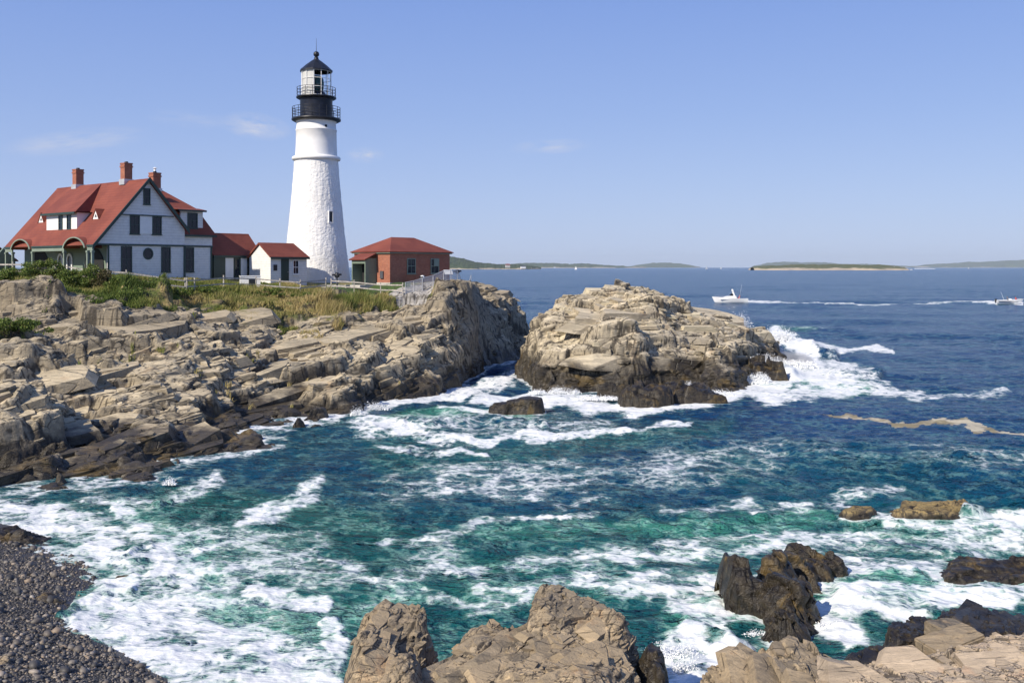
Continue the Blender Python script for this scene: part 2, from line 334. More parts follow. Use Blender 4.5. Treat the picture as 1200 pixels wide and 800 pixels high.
# ---- material helper
class NT:
    def __init__(s, name):
        s.m = bpy.data.materials.new(name); s.m.use_nodes = True; s.n = s.m.node_tree.nodes; s.l = s.m.node_tree.links
        s.b = s.n['Principled BSDF']; s.pos = None
    def set(s, inp, v):
        if isinstance(v, bpy.types.NodeSocket): s.l.new(v, inp)
        elif isinstance(v, (int, float)): inp.default_value = v
        else: inp.default_value = tuple(v) + ((1,) if len(v) == 3 and inp.type == 'RGBA' else ())
        return s
    def P(s, k, v): s.set(s.b.inputs[k], v); return s
    def node(s, t, **kw):
        n = s.n.new(t)
        for k, v in kw.items(): setattr(n, k, v)
        return n
    def position(s):
        if s.pos is None: s.pos = s.n.new('ShaderNodeNewGeometry').outputs['Position']
        return s.pos
    def math(s, op, a, b=None, c=None, clamp=False):
        n = s.node('ShaderNodeMath', operation=op, use_clamp=clamp)
        for i, v in enumerate((a, b, c)):
            if v is not None: s.set(n.inputs[i], v)
        return n.outputs[0]
    def scaled(s, vec, sc, rot=None, loc=None):
        n = s.node('ShaderNodeMapping'); s.l.new(vec, n.inputs[0]); n.inputs['Scale'].default_value = sc
        if rot: n.inputs['Rotation'].default_value = rot
        if loc: n.inputs['Location'].default_value = loc
        return n.outputs[0]
    def noise(s, vec, scale=1, detail=4, rough=.55, dist=0, col=False):
        n = s.node('ShaderNodeTexNoise'); s.l.new(vec, n.inputs['Vector']); n.inputs['Scale'].default_value = scale; n.inputs['Detail'].default_value = detail
        n.inputs['Roughness'].default_value = rough; n.inputs['Distortion'].default_value = dist; return n.outputs['Color' if col else 0]
    def vor(s, vec, scale=1, feature='F1', out='Distance', rnd=1):
        n = s.node('ShaderNodeTexVoronoi', feature=feature); s.l.new(vec, n.inputs['Vector']); n.inputs['Scale'].default_value = scale; n.inputs['Randomness'].default_value = rnd
        return n.outputs[out]
    def ramp(s, f, a, b, lo=0.0, hi=1.0):
        n = s.node('ShaderNodeMapRange', interpolation_type='SMOOTHSTEP'); s.set(n.inputs[0], f)
        for i, v in enumerate((a, b, lo, hi)): s.set(n.inputs[i + 1], v)
        return n.outputs[0]
    def mix(s, f, a, b, mode='MIX'):
        n = s.node('ShaderNodeMix', data_type='RGBA', blend_type=mode); s.set(n.inputs[0], f); s.set(n.inputs[6], a); s.set(n.inputs[7], b); return n.outputs[2]
    def attr(s, name): return s.node('ShaderNodeAttribute', attribute_name=name).outputs['Fac']
    def bump(s, h, strength=1, dist=.1, prev=None):
        n = s.node('ShaderNodeBump'); s.set(n.inputs['Strength'], strength); n.inputs['Distance'].default_value = dist; s.l.new(h, n.inputs['Height'])
        if prev is not None: s.l.new(prev, n.inputs['Normal'])
        return n.outputs[0]
def simple(name, col, rough=.6, metal=0, var=.12, vs=1.5, spec=None, bump=0, bs=20):
    t = NT(name); p = t.position()
    n = t.noise(p, vs, 5, .6)
    c = t.mix(t.ramp(n, .3, .7), tuple(v * (1 - var) for v in col), tuple(min(1, v * (1 + var)) for v in col))
    t.P('Base Color', c).P('Roughness', rough).P('Metallic', metal)
    if spec is not None: t.P('Specular IOR Level', spec)
    if bump: t.P('Normal', t.bump(t.noise(p, bs, 4, .6), bump, .02))
    return t.m
# ------------------------------------------------------------------ materials
def rock_mat(name, tan=(.60, .50, .33), gray=(.27, .24, .18), rust=(.40, .23, .11), wet0=.9, wet1=2.0, k=1.0, veg=False, strike=50):
    t = NT(name); p = t.position(); sep = t.node('ShaderNodeSeparateXYZ'); t.l.new(p, sep.inputs[0]); z = sep.outputs[2]
    big = t.noise(p, .11 * k, 5, .6); mid = t.noise(p, .55 * k, 6, .62); fine = t.noise(p, 4 * k, 6, .7)
    sp = t.scaled(p, (.5 * k, 2.2 * k, 3.5 * k), rot=(R(16), 0, R(-strike)))
    strat = t.noise(sp, 1.6, 6, .65, .6)
    c = t.mix(t.ramp(t.math('ADD', big, t.math('MULTIPLY', mid, .8)), .76, 1.02), gray, tan)
    c = t.mix(t.math('MULTIPLY', t.ramp(strat, .42, .66), .55), c, tuple(v * .62 for v in gray))
    c = t.mix(t.math('MULTIPLY', t.ramp(t.noise(t.scaled(p, (1, 1, 1), loc=(40, 3, 9)), .42 * k, 5, .65), .58, .70), .6), c, rust)
    c = t.mix(t.math('MULTIPLY', t.ramp(t.noise(t.scaled(p, (1, 1, 1), loc=(4, 33, 9)), .9 * k, 4, .6), .6, .72), .6), c, tuple(min(1, v * 1.4) for v in tan))
    def cells(sc, seed_):
        q = t.mix(.06, p, t.noise(p, 2.2 * k, 3, .5, 0, True)); q = t.scaled(q, (.30 * k, 1.25 * k, 1.5 * k), rot=(R(6), R(9), R(-strike)), loc=(seed_, 0, 0)); s_ = t.node('ShaderNodeSeparateColor'); t.l.new(t.vor(q, sc, 'F1', 'Color'), s_.inputs[0]); return s_.outputs
    ce1, ce2, ce3 = cells(.75, 0), cells(2.0, 5), cells(5.0, 9)
    c = t.mix(.30, c, t.mix(ce1[0], tuple(v * .55 for v in tan), tuple(min(1, v * 1.35) for v in tan)))
    c = t.mix(.22, c, t.mix(ce2[1], tuple(v * .4 for v in gray), tuple(min(1, v * 1.5) for v in tan)))
    # dark lichen and dirt on the steep faces and in the joints
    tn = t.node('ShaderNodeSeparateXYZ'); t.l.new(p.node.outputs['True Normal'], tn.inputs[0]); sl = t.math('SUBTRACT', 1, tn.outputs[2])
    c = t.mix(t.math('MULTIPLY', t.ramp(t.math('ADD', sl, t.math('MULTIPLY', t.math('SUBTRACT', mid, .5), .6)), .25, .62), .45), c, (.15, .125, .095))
    c = t.mix(t.math('MULTIPLY', t.ramp(fine, .55, .75), .5), c, tuple(v * .45 for v in gray))
    cr = t.vor(t.scaled(t.mix(.12, p, t.noise(p, 1.5, 3, .5, 0, True)), (.30 * k, 1.3 * k, 1.5 * k), rot=(0, R(8), R(-strike))), .7, 'DISTANCE_TO_EDGE')
    crm = t.math('MULTIPLY', t.ramp(cr, .004, .03, 1, 0), t.ramp(t.noise(p, .6 * k, 3), .42, .6))
    c = t.mix(t.math('MULTIPLY', crm, .6), c, (.045, .038, .03))
    if veg:
        v = t.attr('veg')
        hi = t.ramp(t.math('ADD', z, t.math('MULTIPLY', big, 5)), 7.2, 9.5); c = t.mix(t.math('MULTIPLY', hi, .42), c, t.mix(mid, (.10, .085, .06), (.24, .20, .15)))
        vm = t.ramp(t.math('ADD', v, t.math('MULTIPLY', t.math('SUBTRACT', mid, .5), 1.2)), .42, .6)
        vc = t.mix(t.ramp(t.noise(p, .9, 4), .4, .62), (.12, .14, .035), (.30, .23, .10))
        c = t.mix(vm, c, vc)
        pm = t.attr('path'); c = t.mix(t.ramp(pm, .45, .55), c, (.42, .40, .37))
        lm = t.attr('lawn'); c = t.mix(t.ramp(lm, .45, .55), c, t.mix(fine, (.04, .085, .02), (.075, .12, .035)))
    rb = t.attr('rnd'); c = t.mix(t.ramp(rb, .0, .35, .30, 0), c, tuple(v * .55 for v in gray)); c = t.mix(t.ramp(rb, .7, 1.0, 0, .35), c, tuple(min(.75, v * 1.2) for v in tan))
    ck = t.attr('crack'); c = t.mix(t.math('MULTIPLY', t.ramp(t.math('ADD', ck, t.math('MULTIPLY', t.math('SUBTRACT', fine, .5), .5)), .35, .85), .85), c, (.05, .042, .032))
    # sea-wet and weed-stained band just above the water
    wn_ = t.math('ADD', z, t.math('MULTIPLY', t.math('SUBTRACT', t.noise(p, .3 * k, 5, .65), .5), -4.2 * (wet1 - wet0)))
    wet = t.ramp(wn_, wet0, wet1, 1, 0)
    weed = t.mix(t.ramp(t.noise(p, 1.3 * k, 5, .6), .40, .58), (.013, .011, .009), (.038, .030, .018)); weed = t.mix(t.ramp(t.noise(p, .45 * k, 4, .6), .55, .66), weed, (.105, .072, .026))
    c = t.mix(t.math('MULTIPLY', wet, .93), c, weed)
    t.P('Base Color', c)
    t.P('Roughness', t.math('SUBTRACT', .88, t.math('MULTIPLY', wet, .50))); t.P('Specular IOR Level', .4)
    b = t.bump(strat, .5, .25 / k); b = t.bump(mid, .25, .12 / k, b); b = t.bump(ce1[1], .7, .30 / k, b); b = t.bump(ce2[0], .7, .13 / k, b); b = t.bump(ce3[0], .6, .05 / k, b); b = t.bump(fine, .55, .07 / k, b); b = t.bump(crm, .8, -.12 / k, b)
    t.P('Normal', b)
    return t.m
M = {}
M['headland'] = rock_mat('headland_rock', veg=True, wet0=.95, wet1=1.9)
M['outcrop'] = rock_mat('outcrop_rock', tan=(.66, .56, .38), gray=(.42, .37, .28), wet0=1.7, wet1=3.0, strike=20)
M['near_rock'] = rock_mat('near_rock', tan=(.46, .35, .21), gray=(.20, .175, .135), rust=(.42, .21, .08), wet0=.2, wet1=.8, k=3.2, strike=60)
M['pink_rock'] = rock_mat('pink_rock', tan=(.52, .41, .28), gray=(.32, .265, .20), rust=(.42, .20, .10), wet0=-.5, wet1=.1, k=3.0, strike=60)
M['wet_rock'] = rock_mat('wet_rock', tan=(.10, .075, .045), gray=(.035, .032, .03), wet0=3.5, wet1=4.5, k=2.4, strike=60)
M['weed_rock'] = rock_mat('weed_rock', tan=(.30, .22, .09), gray=(.20, .15, .07), wet0=.0, wet1=.25, k=2.2, strike=10)

def siding(name, col, pitch=.16):
    t = NT(name); p = t.position(); sep = t.node('ShaderNodeSeparateXYZ'); t.l.new(p, sep.inputs[0])
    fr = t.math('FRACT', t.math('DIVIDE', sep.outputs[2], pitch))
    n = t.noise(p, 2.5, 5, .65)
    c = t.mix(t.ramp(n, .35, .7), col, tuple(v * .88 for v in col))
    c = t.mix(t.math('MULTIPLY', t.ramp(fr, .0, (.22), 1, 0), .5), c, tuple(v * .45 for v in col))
    t.P('Base Color', c).P('Roughness', .55).P('Normal', t.bump(fr, .5, .03)); return t.m
M['siding'] = siding('white_siding', (.80, .80, .78), .24); M['shingle_wall'] = siding('white_shingle', (.80, .80, .79), .27)
M['white'] = simple('white_paint', (.82, .82, .80), .5, var=.05)
M['green_wall'] = siding('green_siding', (.20, .26, .20)); M['green'] = simple('dark_green_trim', (.022, .050, .042), .45)
M['sage'] = simple('sage_wood', (.21, .26, .21), .6)
def roofmat():
    t = NT('red_shingle_roof'); p = t.position(); sep = t.node('ShaderNodeSeparateXYZ'); t.l.new(p, sep.inputs[0])
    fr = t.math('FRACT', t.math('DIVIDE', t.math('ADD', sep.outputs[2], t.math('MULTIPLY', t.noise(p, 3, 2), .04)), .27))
    n = t.noise(p, .5, 5, .6); f = t.noise(t.scaled(p, (1, 1, 3)), 5, 4, .7)
    c = t.mix(t.ramp(n, .35, .65), (.175, .042, .027), (.235, .062, .038))
    c = t.mix(t.math('MULTIPLY', t.ramp(f, .5, .7), .45), c, (.14, .022, .017))
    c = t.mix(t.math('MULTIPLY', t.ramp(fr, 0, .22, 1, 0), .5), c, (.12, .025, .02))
    t.P('Base Color', c).P('Roughness', .85).P('Normal', t.bump(fr, .6, .04)); return t.m
M['roof'] = roofmat()
def brickmat(name, a=(.30, .085, .045), b=(.42, .14, .075)):
    t = NT(name); tc = t.node('ShaderNodeTexCoord'); m_ = t.node('ShaderNodeMapping'); 
    sep = t.node('ShaderNodeSeparateXYZ'); t.l.new(tc.outputs['Object'], sep.inputs[0])
    cmb = t.node('ShaderNodeCombineXYZ'); t.l.new(t.math('ADD', sep.outputs[0], sep.outputs[1]), cmb.inputs[0]); t.l.new(sep.outputs[2], cmb.inputs[1])
    bt = t.node('ShaderNodeTexBrick'); t.l.new(cmb.outputs[0], bt.inputs['Vector']); bt.inputs['Scale'].default_value = 1; bt.inputs['Brick Width'].default_value = .24; bt.inputs['Row Height'].default_value = .085
    bt.inputs['Mortar Size'].default_value = .009; bt.inputs['Color1'].default_value = (*a, 1); bt.inputs['Color2'].default_value = (*b, 1); bt.inputs['Mortar'].default_value = (.30, .22, .17, 1)
    c = t.mix(t.math('MULTIPLY', t.ramp(t.noise(t.position(), .8, 5), .45, .7), .4), bt.outputs['Color'], (.22, .07, .045))
    t.P('Base Color', c).P('Roughness', .85).P('Normal', t.bump(bt.outputs['Fac'], .4, -.02)); return t.m
M['brick'] = brickmat('red_brick')
def towermat():
    t = NT('whitewashed_rubble_stone'); tc = t.node('ShaderNodeTexCoord'); p = tc.outputs['Object']
    q = t.mix(.25, p, t.noise(p, 1.6, 3, .5, 0, True))
    v = t.vor(t.scaled(q, (1, 1, 1.5)), 1.9, 'SMOOTH_F1'); e = t.vor(t.scaled(q, (1, 1, 1.5)), 1.9, 'DISTANCE_TO_EDGE')
    n = t.noise(p, 5, 6, .65); big = t.noise(p, .35, 4)
    c = t.mix(t.ramp(big, .35, .7), (.84, .835, .81), (.76, .75, .72)); c = t.mix(t.math('MULTIPLY', t.ramp(n, .6, .75), .3), c, (.6, .58, .53))
    t.P('Base Color', c).P('Roughness', .7)
    b = t.bump(t.ramp(e, 0, .3), .35, .06); b = t.bump(n, .7, .08, b); t.P('Normal', b); return t.m
M['tower'] = towermat()
M['smooth_white'] = simple('white_render', (.82, .815, .79), .6, var=.05, bump=.3, bs=6)
M['black'] = simple('black_iron', (.012, .013, .017), .4, var=.3, vs=3)
M['drum'] = simple('blue_black_iron', (.013, .017, .032), .42, var=.3, vs=2)
M['iron'] = simple('grey_iron', (.10, .105, .12), .5, .3)
def glassmat(name, col=(.02, .03, .04), rough=.06):
    t = NT(name); t.P('Base Color', col).P('Roughness', rough).P('Specular IOR Level', .35); 
    t.P('Normal', t.bump(t.noise(t.position(), .9, 2), .15, .05)); return t.m
M['window'] = glassmat('window_glass', (.010, .015, .026)); M['dark'] = simple('dark_interior', (.012, .013, .014), .8)
tg = NT('lantern_glass'); tg.P('Base Color', (.9, .95, .95)).P('Transmission Weight', 1.0).P('Roughness', .02).P('IOR', 1.02).P('Alpha', .35); M['clear'] = tg.m
M['blind'] = simple('white_blind', (.83, .83, .80), .7, var=.03)
M['lens'] = glassmat('lens_glass', (.04, .12, .11), .08)
M['wood'] = simple('weathered_wood', (.40, .37, .33), .85, var=.35, vs=6, bump=.5, bs=30)
M['concrete'] = simple('pale_concrete', (.50, .48, .44), .85, var=.15, vs=3, bump=.3, bs=12)
M['rail_metal'] = simple('galvanised_metal', (.55, .56, .57), .45, .4)
def meshmat():
    t = NT('wire_mesh'); tc = t.node('ShaderNodeTexCoord'); sep = t.node('ShaderNodeSeparateXYZ'); t.l.new(tc.outputs['Object'], sep.inputs[0])
    def line(v): return t.math('LESS_THAN', t.math('FRACT', t.math('MULTIPLY', v, 11)), .30)
    a = t.math('MAXIMUM', line(t.math('ADD', sep.outputs[0], sep.outputs[2])), line(t.math('SUBTRACT', sep.outputs[0], sep.outputs[2])))
    t.P('Base Color', (.6, .61, .62)).P('Roughness', .5).P('Metallic', .3).P('Alpha', a); return t.m
M['mesh'] = meshmat()
M['hull'] = simple('white_gelcoat', (.83, .83, .82), .25, var=.03); M['navy'] = simple('navy_canvas', (.02, .03, .08), .7)
M['skin'] = simple('skin', (.45, .26, .17), .6); M['shirt_red'] = simple('red_shirt', (.45, .05, .04), .8); M['shirt_grey'] = simple('grey_shirt', (.12, .12, .14), .8)
M['sail'] = simple('white_sailcloth', (.85, .85, .83), .8, var=.03)
# ------------------------------------------------------------------ headland
def col(px, shore, rows):
    o = []
    x, y, _ = W(px, shore)
    L = math.hypot(x, y); ux, uy = x / L, y / L
    o.append((x - ux * .3, y - uy * .3, -.15)); o.append((x - ux * 3, y - uy * 3, -1.6)); o.append((x - ux * 7, y - uy * 7, -3))
    for py, Y in rows: o.append(P(px, py, Y))
    return o
ctrl = []
ctrl += col(-260, 640, [(560, 40), (470, 50), (390, 65), (332, 85)])
ctrl += col(-120, 610, [(545, 49), (455, 60), (384, 72), (332, 86)])
ctrl += col(0, 583, [(566, 47.6), (527, 51.5), (492, 53.5), (478, 55), (440, 60), (400, 65), (376, 71), (368, 72.5), (350, 74.5), (345, 80), (330, 85), (319, 90)])
ctrl += col(55, 580, [(560, 48), (530, 51), (500, 54), (478, 57), (440, 62), (402, 67), (372, 72.5), (350, 75), (344, 80), (330, 85), (319, 90)])
ctrl += col(100, 576, [(552, 49), (520, 53.5), (492, 59), (462, 62), (425, 66), (398, 69), (376, 74), (352, 80), (338, 85), (321, 91)])
ctrl += col(150, 568, [(540, 51.5), (515, 56), (490, 59.5), (455, 64), (420, 69), (392, 72), (360, 78.5), (340, 84), (325, 90)])
ctrl += col(200, 556, [(530, 53.8), (505, 57.5), (485, 60.5), (455, 65), (425, 70), (395, 75), (368, 80), (350, 86), (330, 93)])
ctrl += col(260, 537, [(515, 57.5), (498, 61.5), (478, 64), (450, 68.5), (420, 73.5), (395, 78.5), (365, 84), (348, 90), (332, 97)])
ctrl += col(310, 525, [(508, 60), (500, 63.5), (480, 67), (455, 71), (425, 76.5), (400, 81), (372, 86.5), (352, 92), (336, 98.5), (331, 103)])
ctrl += col(360, 503, [(478, 68), (455, 71.5), (425, 76.5), (400, 81.5), (380, 86), (357, 92.5), (345, 97), (336, 104)])
ctrl += col(410, 488, [(462, 71.5), (437, 73.5), (415, 78.5), (395, 84), (375, 89), (358, 93), (346, 97.5), (334.5, 104)])
ctrl += col(450, 472, [(445, 79), (415, 81.5), (395, 85.5), (375, 89.5), (360, 93.5), (348, 98), (334.5, 104)])
ctrl += col(500, 463, [(435, 83), (405, 86), (385, 88.5), (365, 91), (352, 94.5), (340, 99), (334, 104)])
ctrl += col(530, 453, [(425, 88.5), (395, 90.5), (365, 92.5), (346, 95), (330, 99), (329, 104)])
ctrl += col(550, 445, [(420, 95), (390, 97), (358, 98.5), (333, 100), (330, 105)])
ctrl += col(566, 434, [(410, 104.5), (385, 106.5), (362, 108), (349, 110), (347, 115)])
ctrl += col(590, 425, [(400, 111), (375, 113), (352, 114.5), (347, 118)])
ctrl += col(608, 421, [(405, 115.5), (385, 117.5), (365, 119), (362, 122)])
ctrl += [(2.5, 121, 1.5), (4.5, 120, -2.5), (5, 128, -3), (0, 128, 2.5), (-2, 134, -3), (6, 140, -4), (-6, 128, 5), (-9, 134, 2), (-12, 140, -3)]
for px, Y, z in ((30, 100, 9.6), (100, 100, 9.55), (30, 112, 9.6), (150, 104, 9.45), (150, 125, 9.4), (-100, 105, 9.6), (-250, 105, 9.5), (220, 98, 9.4), (220, 110, 9.4), (290, 104, 9.25), (330, 103, 9.1), (300, 120, 9.2),
                 (370, 112, 8.7), (370, 106, 8.72), (370, 122, 8.7), (430, 103, 8.68), (460, 99.2, 8.66), (460, 108, 8.68), (520, 106, 8.7), (500, 112, 8.6), (450, 125, 8.5), (200, 138, 9), (400, 138, 7.5)):
    ctrl.append(((px - 600) / F * Y, Y, z))
def segd(X, Y, a, b):
    ax, ay = a; bx, by = b; L = (bx - ax) ** 2 + (by - ay) ** 2
    t = np.clip(((X - ax) * (bx - ax) + (Y - ay) * (by - ay)) / L, 0, 1)
    return np.hypot(X - ax - t * (bx - ax), Y - ay - t * (by - ay)), t
# plateau edge (grass starts behind it), in plan
edge_px = [(-300, 80), (-100, 82), (0, 81.5), (60, 82), (120, 80), (200, 86), (262, 90), (330, 91.5), (395, 96.5), (455, 97.5), (500, 99), (545, 102), (556, 112), (545, 125)]
edge = [((px - 600) / F * Y, Y) for px, Y in edge_px]
def plateau(X, Y):
    """signed distance-ish: >0 behind the plateau edge"""
    d = np.full(X.shape, 1e9); sgn = np.zeros_like(X)
    for a, b in zip(edge[:-1], edge[1:]):
        dd, t = segd(X, Y, a, b); m = dd < d; d = np.where(m, dd, d)
        cr = (b[0] - a[0]) * (Y - a[1]) - (b[1] - a[1]) * (X - a[0]); sgn = np.where(m, np.sign(cr), sgn)
    return d * sgn
def soft_head(X, Y, B):
    p = plateau(X, Y); m = 1 - .93 * sstep(-2.5, 2.0, p)
    # the smoother pale slabs
    return m
def path_d(X, Y):
    pts = [P(385, 333, 104.6), P(440, 334, 102), P(480, 341, 97.5), P(505, 336, 99.5), P(545, 326, 103.5)]
    d = np.full(X.shape, 1e9)
    for a, b in zip(pts[:-1], pts[1:]): d = np.minimum(d, segd(X, Y, a[:2], b[:2])[0])
    return d
def veg(X, Y, Z):
    p = plateau(X, Y); v = sstep(-6, -.3, p) * .95 + .18 * fbm(X / 4, Y / 4, 333, 3)
    v += .55 * np.exp(-((X - P(15, 375, 68)[0]) ** 2 / 9 + (Y - 68) ** 2 / 10))
    v = np.where(X > P(430, 0, 90)[0], v - .35 * sstep(-1, -4, p), v)
    gx = X / Y * F + 600
    v = v + .35 * sstep(-10, -5, p) * sstep(230, 270, gx) * sstep(460, 420, gx)
    v = v - .9 * sstep(500, 525, gx) * (Y < 130)
    v = np.maximum(v, .9 * np.exp(-((gx - 385) / 16) ** 2 - ((Y - 90) / 3.5) ** 2))
    return v
def pathm(X, Y, Z): return 1 - sstep(1.0, 1.9, path_d(X, Y))
def lawnm(X, Y, Z):
    gx = X / Y * F + 600
    return sstep(.3, .9, plateau(X, Y)) * sstep(372, 380, gx) * sstep(486, 476, gx) * (Y < 103)
def head_extra(X, Y, Z):
    # a hollow behind the near left block, and the flat weedy ledge by the water
    def blk(px, py, Yc, rx, ry, rot, dz, pw=4):
        x, y, _ = P(px, py, Yc); c_, s_ = math.cos(R(rot)), math.sin(R(rot)); u = ((X - x) * c_ + (Y - y) * s_) / rx; v = (-(X - x) * s_ + (Y - y) * c_) / ry
        return dz * (1 - sstep(.82, 1.0, (np.abs(u) ** pw + np.abs(v) ** pw) ** (1 / pw) + .06 * fbm(X * .9, Y * .9, 7, 2)))
    Z = Z + blk(35, 350, 75.5, 2.7, 1.8, 10, .55) + blk(92, 345, 79, 1.7, 1.4, 30, .4)
    Z = Z + blk(8, 500, 53.5, 3.1, 2.2, 48, 1.0) + blk(-20, 470, 55, 3.5, 2.5, 48, .5)
    Z = Z - blk(100, 470, 60.5, 1.4, 1.2, 48, .9)
    Z = Z + blk(170, 352, 83, 2.2, 1.3, 25, 1.1) + blk(200, 358, 84, 1.1, 1.0, 35, .9) + blk(300, 352, 88.5, 1.8, 1.0, 20, .9) + blk(372, 352, 91.5, 1.5, 1.0, 30, 1.2) + blk(345, 356, 90, 1.0, .8, 40, .8)
    Z = Z + blk(548, 332, 100.6, .95, 1.6, 40, .85) + blk(520, 340, 98.5, 1.3, 1.2, 40, .45)
    Z = Z - blk(475, 371, 90, 1.6, 2.2, 60, .5) - blk(170, 400, 73, 5.0, .8, 30, 1.1, 2) - blk(70, 400, 68, 5.5, .7, 20, 1.0, 2)
    Z = Z + blk(130, 398, 71.5, 3.6, 1.0, 25, .9) + blk(60, 425, 64, 3.2, .9, 25, .8)
    gxx = X / Y * F + 600; lim = np.interp(gxx, [0, 500, 515, 556, 568, 625], [99, 99, 9.0, 8.85, 7.5, 6.6]); Z = np.where(Y < 128, np.minimum(Z, lim + .15 * np.tanh(Z - lim)), Z)
    return Z
headland = rock_field('headland', ctrl, -62, 6, 38, 140, .11, M['headland'], strike=42, seed=3, soft=soft_head, amp=1.05, terr=(1.15, .62), d3=.26, blocks=1.9, plunge=.17, gap=1.35,
                      attrs={'veg': veg, 'path': pathm, 'lawn': lawnm}, extra=head_extra)
tag(headland, kind='structure'); HEAD = 0
def hz(x, y): return float(hsample([x], [y], (HEAD,))[0])

# ------------------------------------------------------------------ the big outcrop in the sea
oc = []
for px, shore, rows in ((613, 445, [(425, 92.5), (402, 94)]), (625, 455, [(430, 88.5), (400, 91), (383, 94)]), (650, 462, [(440, 84.5), (415, 86.5), (388, 90), (366, 93), (357, 96)]),
                        (675, 463, [(445, 84), (418, 86), (385, 90), (360, 93.5), (347, 97)]), (700, 459, [(440, 85), (412, 85.5), (375, 90), (350, 94), (337.5, 98)]),
                        (725, 459, [(440, 85), (410, 85.5), (372, 90), (350, 93.5), (334.5, 98)]), (750, 457, [(440, 85), (410, 85.5), (375, 89.5), (353, 93), (334, 98)]),
                        (775, 456, [(438, 86), (412, 87.5), (378, 89.5), (357, 92.5), (338, 97.5)]), (795, 456, [(438, 86.5), (412, 88), (385, 90), (366, 93), (348, 97)]),
                        (815, 457, [(438, 87), (412, 88.5), (390, 91), (374, 94), (364, 97)]), (840, 463, [(440, 86), (415, 88.5), (392, 92), (377, 95), (369, 98)]),
                        (862, 460, [(440, 87.5), (420, 90), (400, 93), (385, 96), (376, 99)]), (885, 450, [(430, 92), (412, 95), (398, 98), (389, 101)]),
                        (905, 436, [(418, 100), (405, 102), (394, 104)])):
    x, y, _ = W(px, shore); oc += [(x, y - .3, -.2), (x, y - 3, -1.8), (x, y - 6, -3)]
    for py, Y in rows: oc.append(P(px, py, Y))
    bx, by, bz = P(px, rows[-1][0], rows[-1][1]); oc += [(bx + .1, by + 2.5, bz + .15), (bx + .2, by + 5, bz - 1.2), (bx + .4, by + 11, -2.5)]
oc += [(-.9, 88, -2.5), (-.2, 95, -2.8), (1, 103, -2.5), (-.1, 91.5, -2.0), (28, 97, -1.5), (29.5, 104, -2), (28, 110, -2), (31, 100, -3)]
outcrop = rock_field('rock_outcrop', oc, -4, 33, 76, 114, .085, M['outcrop'], strike=20, seed=23, amp=.75, extra=lambda X, Y, Z: np.minimum(Z, 9.0 + .12 * np.tanh(Z - 9.0)), scale=1.25, terr=(1.3, .4), d3=.30, dip=-.1, bnorm=(.12, -.16, 1), tops=.35, blocks=2.2, gap=1.5)
tag(outcrop, 'big pale rock island rising from the sea with surf breaking round its dark foot', 'rock')

# ------------------------------------------------------------------ smaller rocks standing in the water and on the near shore
def small_rock(name, label, top, foot, mat, seed, strike=40, step=.055, scale=.35, amp=1.0, terr=(.9, .4), pad=1.0, d3=.25, deep=-2.0, group=None, cat='rock', lam=.01, cut=-.8, more=None, **kw):
    """top: (px, py, Y) points on the rock; foot: (px, py) or (x,y,z) points round its foot"""
    pts = [P(*t) for t in top]; zc = max(p[2] for p in pts) + .04; cx = sum(p[0] for p in pts) / len(pts); cy = sum(p[1] for p in pts) / len(pts)
    fx = []
    for f in foot:
        w = W(*f) if len(f) == 2 else f
        pts.append((w[0], w[1], w[2] - .1)); fx.append(w)
    allx = [p[0] for p in pts]; ally = [p[1] for p in pts]
    for w in fx:
        d = math.hypot(w[0] - cx, w[1] - cy) + 1e-6; k = pad
        pts.append((w[0] + (w[0] - cx) / d * k, w[1] + (w[1] - cy) / d * k, deep))
    x0, x1, y0, y1 = min(allx) - pad, max(allx) + pad, min(ally) - pad, max(ally) + pad
    def ex(X, Y, Z):
        if more is not None: Z = more(X, Y, Z)
        # fade down to the rim so nothing ends in a cut edge
        r = np.minimum(np.minimum(X - x0, x1 - X), np.minimum(Y - y0, y1 - Y)); return np.where(r < pad * .5, Z - (pad * .5 - r) * 4, Z)
    o = rock_field(name, pts, x0, x1, y0, y1, step, mat, strike=strike, seed=seed, scale=scale, amp=amp, terr=terr, d3=d3, cut=cut, lam=lam, extra=ex, zcap=zc, **kw)
    return tag(o, label, cat, group)
def ring(px0, px1, pyf, Yb, n=5):
    """foot points: front row on the water at row pyf, back row at distance Yb"""
    o = [(px0 + (px1 - px0) * i / (n - 1), pyf) for i in range(n)]
    o += [((px0 + (px1 - px0) * i / (n - 1) - 600) / F * Yb, Yb, 0.0) for i in range(n)]
    return o
small_rock('sea_rock', 'low dark double-humped rock in white water left of the rock island', [(588, 468, 71.5), (600, 466, 72.2), (614, 472, 71), (624, 479, 70.8), (607, 480, 70.2), (581, 471, 72)], ring(578, 630, 486, 73.5), M['wet_rock'], 31, scale=.5, pad=.6, amp=.1, d3=.12, blocks=1, tops=.1)
small_rock('sea_rock', 'dark blocky rock with a pale front corner before the rock island', [(748, 458, 76), (762, 450, 77), (754, 466, 75)], ring(741, 772, 478, 79, 4), M['wet_rock'], 32, scale=.6)
small_rock('sea_rock', 'rounded dark wet rock with ochre weed below the rock island', [(785, 444, 79), (800, 447, 79), (780, 455, 78), (810, 456, 78), (822, 462, 77)], ring(770, 830, 467, 81, 4), M['wet_rock'], 33, scale=.6)
small_rock('sea_rock', 'small low black rock awash at the foot of the rock island', [(717, 452, 80.5), (726, 454, 80.5)], ring(706, 734, 461, 82.5, 4), M['wet_rock'], 34, scale=.5)
small_rock('sea_rock', 'thin dark rock stub standing in the white splash', [(893, 420, 92), (896, 428, 91.5)], [(888, 442), (900, 442), (24.4, 95, 0), (22.6, 95, 0)], M['wet_rock'], 35, scale=.5)
